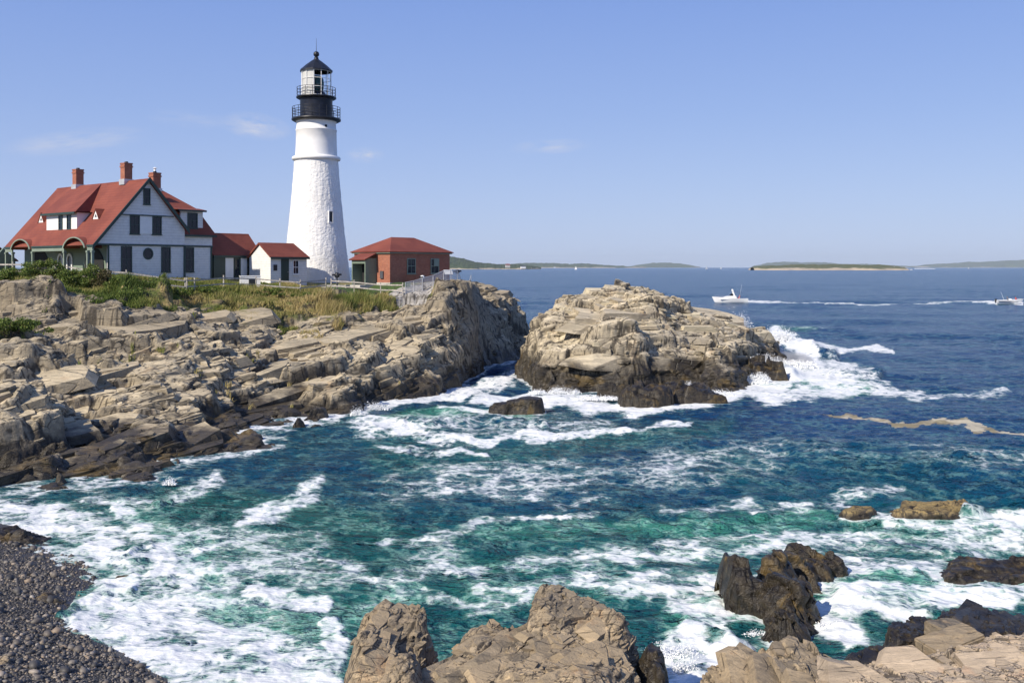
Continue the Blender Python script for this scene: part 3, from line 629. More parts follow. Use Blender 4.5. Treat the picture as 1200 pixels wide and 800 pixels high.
small_rock('sea_rock', 'ochre weed-covered rock with a dark top, farthest of the right-hand surf', [(1066, 597, 42.2), (1083, 591, 42.8), (1103, 594, 42.6), (1117, 599, 42), (1090, 602, 41.6)], ring(1058, 1126, 608, 43.8, 5), M['weed_rock'], 36, strike=5, step=.04, scale=.3, amp=.4, d3=.2, pad=.5, blocks=1, tops=.15)
small_rock('sea_rock', 'small ochre rock just breaking the surface', [(1002, 598, 42), (1012, 598, 42)], ring(994, 1019, 607, 43, 4), M['weed_rock'], 37, step=.04, scale=.25, amp=.12, d3=.12, pad=.4, blocks=.8)
small_rock('sea_rock', 'big jagged black rock with an ochre flank in the foaming surf', [(868, 655, 31), (885, 651, 31.5), (905, 652, 31.8), (920, 660, 31.3), (872, 672, 30.2), (900, 675, 30.3), (925, 680, 30.2), (915, 700, 29), (925, 715, 28.3), (905, 720, 28), (935, 725, 27.8)],
           [(864, 696), (885, 705), (894, 730), (896, 752), (925, 756), (950, 745), (966, 728), (948, 705), (940, 690), (7.2, 33.3, 0), (8.9, 33.6, 0)], M['wet_rock'], 38, pad=.55, bnorm=(.6, .0, .8), blocks=1.6, bsize=1.0, tops=.4, gap=2.2, strike=110, step=.035, scale=.42, amp=1.2, terr=(.6, .5), d3=.35)
small_rock('sea_rock', 'jagged black rock ridge leaning behind the big surf rock', [(915, 645, 33), (935, 643, 33.5), (955, 652, 33.3), (975, 663, 33), (940, 660, 32.6), (960, 672, 32.3)],
           [(912, 682), (935, 690), (965, 688), (985, 683), (998, 680), (9.2, 35, 0), (11.5, 34.8, 0)], M['wet_rock'], 39, bnorm=(.6, 0, .8), blocks=1.4, bsize=1.0, tops=.4, gap=2.2, strike=120, step=.035, scale=.4, amp=1.2, terr=(.6, .5), d3=.35)
small_rock('sea_rock', 'long low black rock at the edge of the surf', [(1115, 671, 33), (1150, 658, 34), (1180, 663, 34), (1210, 667, 34), (1145, 675, 33)], ring(1118, 1250, 688, 35.2, 6), M['wet_rock'], 40, strike=10, step=.035, scale=.35, amp=.6, pad=.6, blocks=.8, tops=.3)
small_rock('sea_rock', 'tiny black rock awash under the big surf rock', [(915, 748, 27.9), (925, 750, 27.8)], [(902, 757), (932, 757), (905, 746.5), (935, 747)], M['wet_rock'], 41, step=.04, scale=.3, pad=.5)
# near shore
def near_rock(label, top, fpts, mat, seed, **kw):
    k = dict(strike=60, step=.02, scale=.22, amp=.6, terr=(.9, .3), d3=.14, pad=.7, deep=-1.0, cut=-.5, bsize=1.3, blocks=3.0, tops=.45, plunge=.15, gap=1.9, bnorm=(.35, -.35, 1)); k.update(kw)
    return small_rock('shore_rock', label, top, fpts, mat, seed, group=None, **k)
def gp(px, Y, z=0.3): return ((px - 600) / F * Y, Y, z)
near_rock('tall craggy brown rock, leftmost of the near shore rocks', [(425, 722, 21.8), (440, 713, 22.2), (470, 711, 22.5), (495, 718, 22.3), (500, 740, 21.6), (430, 735, 21.2), (465, 735, 21.4), (410, 765, 20.6), (450, 775, 20.3), (490, 780, 20.4), (405, 800, 19.8), (450, 810, 19.4), (490, 810, 19.5)],
          [gp(395, 21.5, .6), gp(388, 20.5, .6), gp(378, 19.3, .6), gp(370, 18, .8), gp(420, 23.2), gp(460, 23.7), (gp(500, 23.6)), gp(516, 22.6), gp(512, 21, .8), gp(507, 19.5, 1.0), gp(430, 17.6, 1.4), gp(490, 17.6, 1.4)], M['near_rock'], 51, strike=75)
near_rock('broad jointed brown rock mass in the middle of the near shore', [(545, 733, 22), (555, 727, 22.4), (580, 730, 22.4), (622, 733, 22.6), (629, 704, 22.9), (650, 702, 23), (680, 712, 23), (705, 715, 22.8), (728, 729, 22.5), (745, 755, 22), (640, 715, 22), (690, 735, 21.9),
          (545, 760, 21), (600, 755, 21.2), (655, 755, 21.2), (720, 770, 21), (540, 795, 20), (600, 785, 20), (650, 780, 20.2), (710, 798, 20), (500, 790, 20.4), (750, 790, 21), (560, 825, 18.8), (640, 820, 18.8), (700, 830, 18.8)],
          [gp(482, 20.8, 1.4), gp(500, 21.6, 1.0), gp(530, 23.1), gp(580, 23.7), gp(620, 24.1), gp(655, 24.3), gp(700, 24.1), gp(735, 23.7), gp(757, 22.8), gp(762, 21.6), gp(768, 20.2, .6), gp(760, 18, .8), gp(480, 18.5, 1.6), gp(600, 17.0, 1.6), gp(700, 17.0, 1.6)], M['near_rock'], 52, strike=55, more=lambda X, Y, Z: Z + (.32 * sstep(.40, .50, X - .15 * (Y - 22.5)) * (1 - sstep(.5, 1.6, X)) - .22 * (1 - sstep(.38, .48, X - .15 * (Y - 22.5))) * sstep(-1.4, -.9, X)) * sstep(21.0, 21.8, Y))
near_rock('dark wet rounded rock at the right end of the middle shore rocks', [(768, 757, 21.9), (778, 770, 21.6), (765, 780, 21.2), (782, 795, 20.8)], [gp(752, 22.6, .4), gp(775, 22.8), gp(790, 22.1), gp(794, 20.8), gp(796, 19.6), gp(758, 19.4, 1.0), gp(750, 21, 1.0)], M['wet_rock'], 53)
near_rock('grey pointed slab of rock low before the middle shore rocks', [(585, 790, 18.6), (620, 776, 18.8), (635, 771, 18.9), (650, 782, 18.7), (690, 778, 18.8), (715, 793, 18.6), (640, 800, 18)], [gp(560, 18.4, 2.2), gp(600, 19.4, 2.2), gp(650, 19.5, 2.2), gp(700, 19.5, 2.2), gp(735, 18.6, 2.2), gp(730, 17, 2), gp(570, 17, 2)], M['near_rock'], 54, strike=20)
near_rock('craggy grey and tan rock with vertical cracks, between two pale shore rocks', [(820, 790, 21), (845, 775, 21.6), (870, 767, 22), (895, 763, 22.2), (925, 752, 22.6), (945, 751, 22.7), (962, 757, 22.5), (900, 785, 21), (950, 785, 21), (860, 800, 20.3), (940, 810, 19.8)],
          [gp(800, 21.6), gp(808, 20, .8), gp(835, 22.7), gp(875, 23.3), gp(920, 23.8), gp(960, 23.7), gp(978, 22.8, .8), gp(980, 21, 1.2), gp(830, 18.6, 1.2), gp(900, 18, 1.6), gp(970, 18.5, 1.8)], M['near_rock'], 55, strike=100, amp=1.4)
near_rock('dark jagged flat rock at the water line beside the pale ledge', [(985, 768, 22.6), (1005, 759, 23), (1030, 757, 23.2), (1050, 765, 23), (1010, 775, 22.3), (1050, 780, 22.2)], [gp(968, 22.8, .4), gp(985, 24), gp(1020, 24.4), gp(1060, 24.3), gp(1075, 23, 1), gp(1060, 21.4, 1.4), gp(980, 21.4, 1.2)], M['wet_rock'], 56)
near_rock('black wet boulder above the pale ledge', [(1040, 735, 24.2), (1065, 724, 24.8), (1088, 725, 24.9), (1045, 748, 23.6), (1075, 748, 23.7)], [gp(1028, 24.2, .5), gp(1045, 25.6), gp(1085, 26), gp(1100, 25, .8), gp(1095, 23.2, 1.2), gp(1040, 22.8, .8)], M['wet_rock'], 57)
near_rock('big dark brown rock behind the tan block on the right shore', [(1100, 722, 25.4), (1130, 711, 26), (1155, 710, 26.2), (1180, 722, 26), (1210, 732, 26), (1240, 735, 26), (1120, 735, 24.8), (1170, 735, 24.9)],
          [gp(1085, 25.2, .8), gp(1105, 27.2), gp(1140, 27.8), gp(1180, 27.9), gp(1250, 27.8), gp(1280, 25.5, 1), gp(1240, 23.6, 1.6), gp(1100, 23.8, 1.2)], M['wet_rock'], 58, amp=.9)
near_rock('smooth pale pink and tan rock ledge along the bottom right shore', [(960, 790, 20.6), (1000, 781, 21), (1050, 782, 21.2), (1085, 770, 21.6), (1110, 776, 21.4), (1150, 758, 21.9), (1190, 745, 22.2), (1230, 738, 22.4), (1290, 735, 22.4), (980, 812, 19.4), (1060, 805, 19.6), (1130, 795, 19.8), (1200, 782, 20.2), (1270, 772, 20.4), (1040, 850, 17.5), (1150, 835, 17.8), (1260, 820, 18)],
          [gp(930, 19.8, 1.5), gp(945, 21.2, 1.2), gp(990, 22.2, 1.3), gp(1050, 22.6, 1.3), gp(1100, 22.9, 1.4), gp(1150, 23.2, 1.5), gp(1200, 23.6, 1.6), gp(1280, 23.8, 1.6), gp(1340, 21.5, 2), gp(930, 17.2, 2), gp(1100, 15.8, 2), gp(1300, 16, 2.2)], M['pink_rock'], 59, blocks=.8, bsize=1.4, bnorm=(-.1, -.25, 1), tops=.0, amp=.45, terr=(.8, .35), d3=.15, strike=110)
# one squared tan block lying on the ledge
def block_rock(label, c, size, rot, mat, seed):
    import bmesh
    bm = bmesh.new(); bmesh.ops.create_cube(bm, size=1)
    for v in bm.verts:
        v.co.x *= size[0]; v.co.y *= size[1]; v.co.z *= size[2]
        if v.co.x > 0: v.co.z *= .72; v.co.y *= .85
        if v.co.z > 0: v.co.y += .12 * size[1]
    bmesh.ops.bevel(bm, geom=bm.edges[:], offset=.07 * min(size), segments=2, affect='EDGES')
    bmesh.ops.subdivide_edges(bm, edges=bm.edges[:], cuts=9, use_grid_fill=True)
    bm.normal_update()
    p = np.array([v.co[:] for v in bm.verts]); hs_, dl = worley3(p / .32, seed); am = (hs_[:, 0] * .5 + (hs_[:, 1:] * dl).sum(1) * .5) * .022 + fbm(p[:, 0] * 5 + p[:, 2] * 3, p[:, 1] * 5, seed, 4) * .010
    for v, a in zip(bm.verts, am): v.co += v.normal * float(a)
    me = bpy.data.meshes.new('shore_rock'); bm.to_mesh(me); bm.free(); me.materials.append(mat)
    at = me.attributes.new('slope', 'FLOAT', 'POINT'); at.data.foreach_set('value', np.full(len(me.vertices), .05, dtype=np.float32))
    o = bpy.data.objects.new('shore_rock', me); C.objects.link(o); o.location = c; o.rotation_euler = [R(a) for a in rot]
    return tag(o, label, 'rock')
block_rock('squared sunlit tan block of rock leaning on the pale ledge', P(1118, 758, 22.6), (1.5, .8, .5), (8, -9, 24), M['near_rock'], 61)
block_rock('tilted brown block behind the tan block', P(1118, 742, 24.0), (1.3, .8, .4), (10, 6, 40), M['near_rock'], 62)
# ------------------------------------------------------------------ pebble beach
bc = [(*W(-300, 612)[:2], .1), (*W(0, 612)[:2], .02), (*W(60, 628)[:2], -.02), (*W(120, 655)[:2], -.04), (*W(130, 690)[:2], -.02), (*W(80, 722)[:2], .04), (*W(150, 760)[:2], -.02), (*W(215, 800)[:2], -.03), (*W(300, 860)[:2], -.05),
      (*W(0, 660)[:2], .18), (*W(0, 700)[:2], .32), (*W(40, 740)[:2], .28), (*W(0, 780)[:2], .62), (*W(100, 790)[:2], .38), (*W(-200, 700)[:2], .8), (*W(-300, 800)[:2], 1.5), (*W(0, 860)[:2], 1.0), (*W(150, 880)[:2], .7),
      (*W(250, 620)[:2], -1.0), (*W(300, 700)[:2], -1.1), (*W(400, 800)[:2], -1.2), (*W(150, 600)[:2], -.9), (*W(0, 597)[:2], -.3)]
t = NT('beach_gravel'); p = t.position()
v1 = t.vor(p, 16, 'F1', 'Color'); e1 = t.vor(p, 16, 'F1')
sepc = t.node('ShaderNodeSeparateColor'); t.l.new(v1, sepc.inputs[0])
cc = t.mix(sepc.outputs[0], (.045, .042, .04), (.20, .185, .165)); cc = t.mix(t.ramp(e1, .35, .6), cc, (.02, .018, .017))
sz_ = t.node('ShaderNodeSeparateXYZ'); t.l.new(p, sz_.inputs[0]); wetf = t.ramp(sz_.outputs[2], .06, .26, 1, 0)
cc = t.mix(t.math('MULTIPLY', wetf, .55), cc, (.04, .037, .035)); t.P('Base Color', cc).P('Roughness', t.math('SUBTRACT', .85, t.math('MULTIPLY', wetf, .55)))
t.P('Normal', t.bump(t.ramp(e1, .0, .6, 1, 0), .9, .05)); M['beach'] = t.m
beach = rock_field('beach', bc, -26, -4.5, 17, 45, .10, M['beach'], amp=.0, terr=(.5, 0), d3=0, seed=77, blocks=0, cut=-.8, soft=lambda X, Y, B: np.full(X.shape, .25))
tag(beach, kind='structure'); BEACH = len(FIELDS) - 1
rng = np.random.default_rng(5)
ico = np.array([(-1, 1.618, 0), (1, 1.618, 0), (-1, -1.618, 0), (1, -1.618, 0), (0, -1, 1.618), (0, 1, 1.618), (0, -1, -1.618), (0, 1, -1.618), (1.618, 0, -1), (1.618, 0, 1), (-1.618, 0, -1), (-1.618, 0, 1)]) / 1.902
icf = np.array([(0, 11, 5), (0, 5, 1), (0, 1, 7), (0, 7, 10), (0, 10, 11), (1, 5, 9), (5, 11, 4), (11, 10, 2), (10, 7, 6), (7, 1, 8), (3, 9, 4), (3, 4, 2), (3, 2, 6), (3, 6, 8), (3, 8, 9), (4, 9, 5), (2, 4, 11), (6, 2, 10), (8, 6, 7), (9, 8, 1)])
def scatter_lumps(name, P3, S, mat, squash=(.45, .8), attrs=None, rs=1, smooth=True):
    n = len(P3); g = np.random.default_rng(rs); a = g.uniform(0, 6.28, n); sx = S * g.uniform(.75, 1.25, n); sy = S * g.uniform(.55, .95, n); sz = S * g.uniform(*squash, n)
    L = ico[None] * (1 + g.uniform(-.18, .18, (n, 12, 1))); L = L * np.stack([sx, sy, sz], 1)[:, None]
    tl = g.uniform(-.5, .5, n); L2 = L.copy(); L2[..., 1] = L[..., 1] * np.cos(tl)[:, None] - L[..., 2] * np.sin(tl)[:, None]; L2[..., 2] = L[..., 1] * np.sin(tl)[:, None] + L[..., 2] * np.cos(tl)[:, None]
    X = L2[..., 0] * np.cos(a)[:, None] - L2[..., 1] * np.sin(a)[:, None]; Y = L2[..., 0] * np.sin(a)[:, None] + L2[..., 1] * np.cos(a)[:, None]
    V = np.stack([X, Y, L2[..., 2]], -1) + P3[:, None]; Fc = (icf[None] + (np.arange(n) * 12)[:, None, None]).reshape(-1, 3)
    return np_mesh(name, V.reshape(-1, 3), Fc, mat, attrs={'rnd': np.repeat(g.uniform(0, 1, n), 12)}, smooth=smooth, tri=True)
n = 60000; px = rng.uniform(-24, -5, n); py = rng.uniform(18, 40, n); pz = hsample(px, py, (BEACH,)); gx = px / py * F + 600
ok = (pz > .04) & (gx > -140) & (rng.uniform(0, 1, n) < np.clip((pz - .0) * 5, 0, 1)) & (py < 38); px, py, pz = px[ok], py[ok], pz[ok]
t = NT('pebble_stone'); rn = t.attr('rnd'); cr_ = t.node('ShaderNodeValToRGB'); t.l.new(rn, cr_.inputs[0]); e = cr_.color_ramp.elements
e[0].color = (.035, .034, .035, 1); e[1].color = (.36, .33, .29, 1)
for pos_, c_ in ((.35, (.09, .085, .08, 1)), (.6, (.14, .12, .10, 1)), (.8, (.20, .18, .155, 1)), (.93, (.26, .20, .14, 1))): q = e.new(pos_); q.color = c_
t.P('Base Color', t.mix(t.math('MULTIPLY', t.ramp(t.noise(t.position(), 30, 3), .5, .7), .4), cr_.outputs[0], (.06, .055, .05))).P('Roughness', .6); M['pebble'] = t.m
S = rng.lognormal(math.log(.031), .60, len(px)); S = np.clip(S, .014, .19)
tag(scatter_lumps('pebbles', np.stack([px, py, pz + S * .15], 1), S, M['pebble']), kind='stuff')
for (lb, top, ft, mt, sd) in (
    ('dark angular rock at the water edge of the pebble beach, farthest from the camera', [(15, 619, 38), (28, 622, 38), (22, 627, 37.5)], [gp(8, 37.2, .1), gp(38, 37.2, 0), gp(10, 39.2, .1), gp(36, 39.2, .0)], 'wet_rock', 71),
    ('low dark rock beside the angular rock at the beach edge', [(-5, 623, 38), (6, 625, 37.8)], [gp(-16, 37.2, .2), gp(12, 37, .1), gp(-14, 39, .2), gp(12, 39, .1)], 'wet_rock', 72),
    ('dark stone with white surf behind it on the pebble beach', [(72, 726, 29.3), (80, 724, 29.4), (70, 733, 29)], [gp(60, 28.6, .05), gp(84, 28.5, .0), gp(66, 30, .05), gp(88, 30, 0)], 'wet_rock', 73),
    ('grey boulder cut by the lower left edge of the pebble beach', [(-8, 755, 25.8), (3, 762, 25.6), (6, 780, 25), (-15, 770, 25)], [gp(-35, 25, .7), gp(12, 24.3, .6), gp(14, 25.6, .5), gp(0, 26.8, .5), gp(-35, 27, .7), gp(-20, 23.8, .8)], 'near_rock', 74),
    ('flat brown stone half buried in the wet pebbles', [(52, 700, 31.0)], [gp(45, 30.6, .1), gp(66, 30.6, .08), gp(48, 31.4, .1), gp(66, 31.4, .08)], 'near_rock', 75),
    ('reddish flat stone on the wet pebbles near the top of the beach', [(32, 674, 33.2)], [gp(24, 32.8, .14), gp(43, 32.8, .1), gp(26, 33.7, .1), gp(42, 33.7, .1)], 'near_rock', 76),
    ('greenish rock washed over by a small breaking wave', [(140, 677, 33.4), (148, 674, 33.5)], [gp(128, 33.1, -.1), gp(158, 33.0, -.1), gp(135, 34, -.1), gp(158, 34, -.1)], 'weed_rock', 77)):
    small_rock('beach_rock', lb, top, ft, M[mt], sd, step=.035, scale=.22, pad=.35, deep=-.4, cut=-.35, amp=.9)

# ------------------------------------------------------------------ the sea
ncol = 1040; tanx = np.linspace(-.78, .78, ncol)
ys = [690.0]
while ys[-1] > 3.0:
    y = ys[-1]; ys.append(y - (1.02 if y > 60 else max(.35, y * .017)))
Yr = F * H / np.array(ys); Yr = np.r_[Yr, 6000, 9000, 14000, 20000, 30000]
TX, YY = np.meshgrid(tanx, Yr); SX = TX * YY; SY = YY.copy()
row = np.gradient(Yr); RS = np.repeat(row[:, None], ncol, 1); CSp = YY * (tanx[1] - tanx[0])
hk = hsample(SX, SY)                        # what rises from the sea bed here
PXm = SX / SY * F + 600; PYm = 313 + F * H / SY  # plan coordinates used below only to lay foam out on the water, fixed in the world
def stroke(pts, w, soft=.5):
    """distance falloff to a polyline; points (px, py, half width across, optional)"""
    r = np.zeros_like(SX)
    for (a, b) in zip(pts[:-1], pts[1:]):
        ax, ay, wa = a; bx, by, wb = b; L = (bx - ax) ** 2 + (by - ay) ** 2
        tt = np.clip(((PXm - ax) * (bx - ax) + (PYm - ay) * (by - ay)) / L, 0, 1)
        dd = np.hypot(PXm - ax - tt * (bx - ax), (PYm - ay - tt * (by - ay)) * 1.35); ww = (wa + (wb - wa) * tt) * w
        r = np.maximum(r, np.clip(1 - dd / ww, 0, 1))
    return sstep(0, soft, r)
wob = 9 * fbm(PXm / 38, PYm / 16, 801, 4); wob2 = 5 * fbm(PXm / 30 + 9, PYm / 13, 811, 4)
PXm = PXm + wob * sstep(330, 420, PYm); PYm = PYm + wob2 * sstep(330, 420, PYm)
foam = np.zeros_like(SX); green = np.zeros_like(SX)
def F_(k, pts, w=1, soft=.6):
    global foam; foam = np.maximum(foam, .96 * k * stroke(pts, w, soft))
def G_(k, pts, w=1, soft=.8):
    global green; green = np.maximum(green, k * stroke(pts, w, soft))
# shore-hugging surf, stronger on exposed shores
shore = sstep(-1.7, -.1, hk)
expo = np.where(SY > 60, 1.0, .9) * np.where((PXm < 330) & (PYm > 545) & (PYm < 640), .75, 1.0)
foam = np.maximum(foam, shore * .62 * expo)
# cove on the left, above and along the beach
F_(.80, [(-80, 605, 34), (60, 610, 40), (120, 635, 42), (150, 670, 34), (120, 705, 30), (90, 735, 24)])
F_(.70, [(150, 600, 22), (185, 650, 34), (195, 700, 26), (150, 720, 30)])
F_(.76, [(100, 730, 28), (165, 765, 34), (260, 790, 34), (380, 805, 34)])
F_(.66, [(220, 735, 26), (300, 755, 34), (370, 775, 30)])
F_(.76, [(295, 695, 16), (345, 703, 22), (375, 712, 14)])
F_(.62, [(385, 735, 16), (400, 760, 24), (385, 790, 24)])
F_(.60, [(280, 615, 14), (320, 598, 20), (355, 580, 20), (375, 562, 14)])
F_(.48, [(100, 590, 20), (200, 590, 20), (260, 560, 18)])
F_(.55, [(400, 660, 8), (425, 672, 14), (440, 680, 12), (430, 690, 8)])
# channel and the foot of the outcrop
F_(.55, [(560, 428, 8), (600, 424, 10)])
F_(.90, [(455, 472, 9), (500, 466, 12), (560, 450, 14), (590, 444, 12)])
F_(.80, [(425, 478, 10), (440, 500, 12), (480, 512, 9), (560, 518, 9), (640, 515, 9), (700, 513, 10), (760, 503, 8), (815, 494, 5)])
F_(.72, [(520, 480, 9), (560, 482, 9), (600, 490, 10)])
F_(.97, [(560, 463, 12), (640, 470, 14), (700, 472, 14), (740, 480, 14), (800, 472, 14), (850, 464, 14)])
F_(.62, [(440, 522, 5), (500, 528, 6), (570, 530, 5)])
F_(.45, [(430, 500, 26), (560, 500, 26), (700, 500, 22)])
# right of the outcrop
F_(1.0, [(905, 388, 9), (940, 408, 20), (950, 432, 24), (900, 455, 20), (850, 466, 12)])
F_(.92, [(930, 398, 9), (985, 411, 8), (1045, 411, 3)])
F_(.80, [(960, 440, 22), (1000, 452, 18), (900, 470, 14)])
F_(.62, [(980, 430, 26), (1020, 450, 20), (1070, 466, 9)])
F_(.55, [(1000, 452, 12), (1090, 466, 6), (1180, 455, 5)])
# middle
F_(.60, [(450, 636, 10), (500, 628, 12), (560, 612, 12), (640, 605, 8), (700, 600, 8)])
F_(.40, [(560, 575, 7), (660, 588, 8), (740, 585, 7)])
F_(.46, [(780, 600, 10), (860, 592, 14), (960, 590, 16), (1010, 575, 14), (1060, 572, 10)])
F_(.52, [(600, 665, 20), (700, 655, 26), (830, 640, 30), (960, 630, 30), (1100, 630, 26), (1220, 620, 26)])
F_(.7, [(980, 590, 10), (1040, 608, 11), (1120, 612, 14), (1200, 606, 16)])
F_(.66, [(680, 680, 22), (760, 690, 30), (850, 690, 34)])
F_(.90, [(790, 700, 26), (830, 720, 44), (800, 760, 44), (790, 800, 30), (860, 770, 40)])
F_(.88, [(945, 720, 30), (1000, 705, 40), (1060, 712, 40), (1120, 705, 26), (1220, 700, 20)])
F_(.88, [(975, 740, 26), (1000, 750, 26)])
F_(.70, [(960, 660, 26), (1060, 668, 30), (1120, 655, 22), (1220, 650, 26)])
F_(.62, [(500, 700, 14), (560, 715, 22), (620, 700, 20), (560, 690, 14)])
F_(.56, [(480, 655, 10), (540, 668, 14), (620, 690, 14), (700, 680, 18)])
F_(.38, [(200, 640, 50), (350, 660, 60), (450, 700, 50), (520, 640, 40)])
F_(.33, [(450, 570, 40), (700, 560, 40), (900, 540, 40)])
# boat wakes
dk = PYm - 355.2
F_(.85, [(872, 354.2, 2.2), (900, 354.8, 1.7), (950, 356, 1.3), (1010, 357.0, 1.2)], soft=.35)
F_(.72, [(1010, 357.0, 1.2), (1065, 356.5, 1.1), (1120, 354.2, 1.0)], soft=.5)
F_(.9, [(1120, 354.2, 1.0), (1170, 354.9, 1.6)], soft=.4)
F_(.95, [(1192, 355.5, 2.0), (1198, 355.9, 1.6)], soft=.4)
F_(1.0, [(1071, 315.3, .5), (1096, 315.3, .45)], soft=.3)
# aerated green water
G_(.95, [(760, 620, 20), (820, 615, 26), (900, 610, 24), (960, 600, 20)]); G_(.85, [(560, 625, 16), (640, 622, 24), (740, 618, 24)]); G_(.62, [(520, 660, 24), (640, 670, 34), (800, 650, 34), (1000, 620, 34), (1200, 610, 30)])
G_(.9, [(450, 492, 14), (510, 488, 18), (570, 482, 14), (620, 490, 12)]); G_(.70, [(150, 600, 30), (230, 650, 60), (260, 720, 60), (380, 740, 50), (480, 700, 50)]); G_(.5, [(200, 590, 60), (330, 600, 60), (430, 620, 50), (520, 640, 40)])
G_(.75, [(880, 440, 26), (960, 450, 30), (1020, 455, 16)]); G_(.95, [(800, 730, 50), (900, 700, 50), (1050, 690, 50), (1220, 680, 40)]); G_(.35, [(450, 540, 40), (700, 525, 40), (850, 500, 30)]); G_(.5, [(905, 383, 6), (960, 388, 3)])
G_(.6, [(540, 690, 40), (640, 700, 40), (760, 690, 40)])
G_(.42, [(330, 640, 110), (700, 620, 100), (1100, 620, 80)], 1, 1.0); G_(.3, [(440, 520, 60), (800, 520, 50)], 1, 1.0)
green = np.maximum(green, (.24 * sstep(500, 540, PYm) + .22 * sstep(570, 640, PYm))); green = np.maximum(green, .22 * sstep(430, 480, PYm) * sstep(900, 800, PXm)); green = np.clip(green + .07 * fbm(SX / 6, SY / 9, 905, 3) * (green > .05), 0, 1)
foam = np.clip(foam + .14 * fbm(SX / 3.0, SY / 6.0, 900, 3) * (foam > .05), 0, 1); foam = np.maximum(foam, shore * .3)
kelp = stroke([(965, 486, 1.2), (1000, 491, 4), (1040, 492, 3), (1090, 494, 4.3), (1150, 500, 5), (1230, 512, 6)], 1, .35)
# waves
Z = np.zeros_like(SX); DX = np.zeros_like(SX); DY = np.zeros_like(SX); g = np.random.default_rng(11)
calm = 1 - .55 * sstep(-3, -.3, hk)
qx = SX + 1.2 * fbm(SX / 14, SY / 14, 61, 2); qy = SY + 1.2 * fbm(SX / 14 + 50, SY / 14, 62, 2)
for i in range(64):
    lam = 38.0 * (0.88 ** i) + .45
    base = 248 if lam > 7 else 240
    th = R(base + g.normal() * (16 if lam > 10 else 42)); kx, ky = math.cos(th), math.sin(th); k = 2 * math.pi / lam
    A = .0075 * lam ** .92 * (1.0 if lam < 12 else .55)
    att = sstep(1.6, 4.0, lam / np.maximum(RS * abs(ky) + CSp * abs(kx), .02))
    ph = k * (qx * kx + qy * ky) + g.uniform(0, 6.28)
    s_, c_ = np.sin(ph), np.cos(ph)
    Z += A * att * c_; DX -= A * att * s_ * kx * .8; DY -= A * att * s_ * ky * .8
Z = Z * calm; env = .75 + .6 * fbm(SX / 25, SY / 25, 70, 2); Z *= env; DX *= calm * env; DY *= calm * env
# short confused chop close in, and humps of broken water
near = sstep(150, 60, SY)
ridge = 1 - np.abs(fbm(SX / 1.1, SY / .8, 610, 3)) * 1.7; Z += near * .05 * ridge * calm + near * .07 * foam * fbm(SX / .8, SY / .8, 620, 4) + .05 * near * foam
def hump(a, h, w, soft=1.0):
    global Z; Z = Z + h * stroke(a, w, soft) * (.8 + .35 * fbm(SX / .9, SY / .9, 640, 3))
hump([(930, 400, 14), (960, 412, 16), (985, 416, 6)], .9, 1); hump([(905, 430, 12), (930, 440, 16)], .8, 1); hump([(978, 437, 10), (1030, 443, 9)], .5, 1)
hump([(182, 592, 8), (200, 590, 9)], .5, 1); hump([(120, 660, 8), (150, 655, 10), (170, 640, 8)], .14, 1); hump([(70, 728, 8), (110, 700, 10), (150, 692, 8)], .15, 1)
hump([(760, 612, 16), (830, 606, 20), (900, 602, 16)], .18, 1); hump([(1130, 600, 10), (1200, 596, 12)], .45, 1); hump([(470, 505, 8), (560, 497, 10), (640, 505, 8)], .45, 1)
hump([(800, 740, 30), (860, 760, 26)], .35, 1); hump([(990, 700, 26), (1050, 705, 26)], .3, 1)
hump([(872, 354.2, 2.6), (900, 354.8, 2.0), (1000, 356.8, 1.5)], .35, 1, .5)
crest = sstep(.16, .34, Z * np.where(SY < 260, 1, 0)) * .35 + sstep(.05, .16, (Z - .0) * 0)
foam = np.clip(np.maximum(foam, crest * (.6 + .5 * fbm(SX / 7, SY / 7, 650, 3)) * sstep(300, 120, SY)), 0, 1)
idx = np.arange(SX.size).reshape(SX.shape); q4 = np.stack([idx[:-1, :-1], idx[:-1, 1:], idx[1:, 1:], idx[1:, :-1]], -1).reshape(-1, 4)
bad = (hk.ravel()[q4] > 1.3).all(1); q4 = q4[~bad]
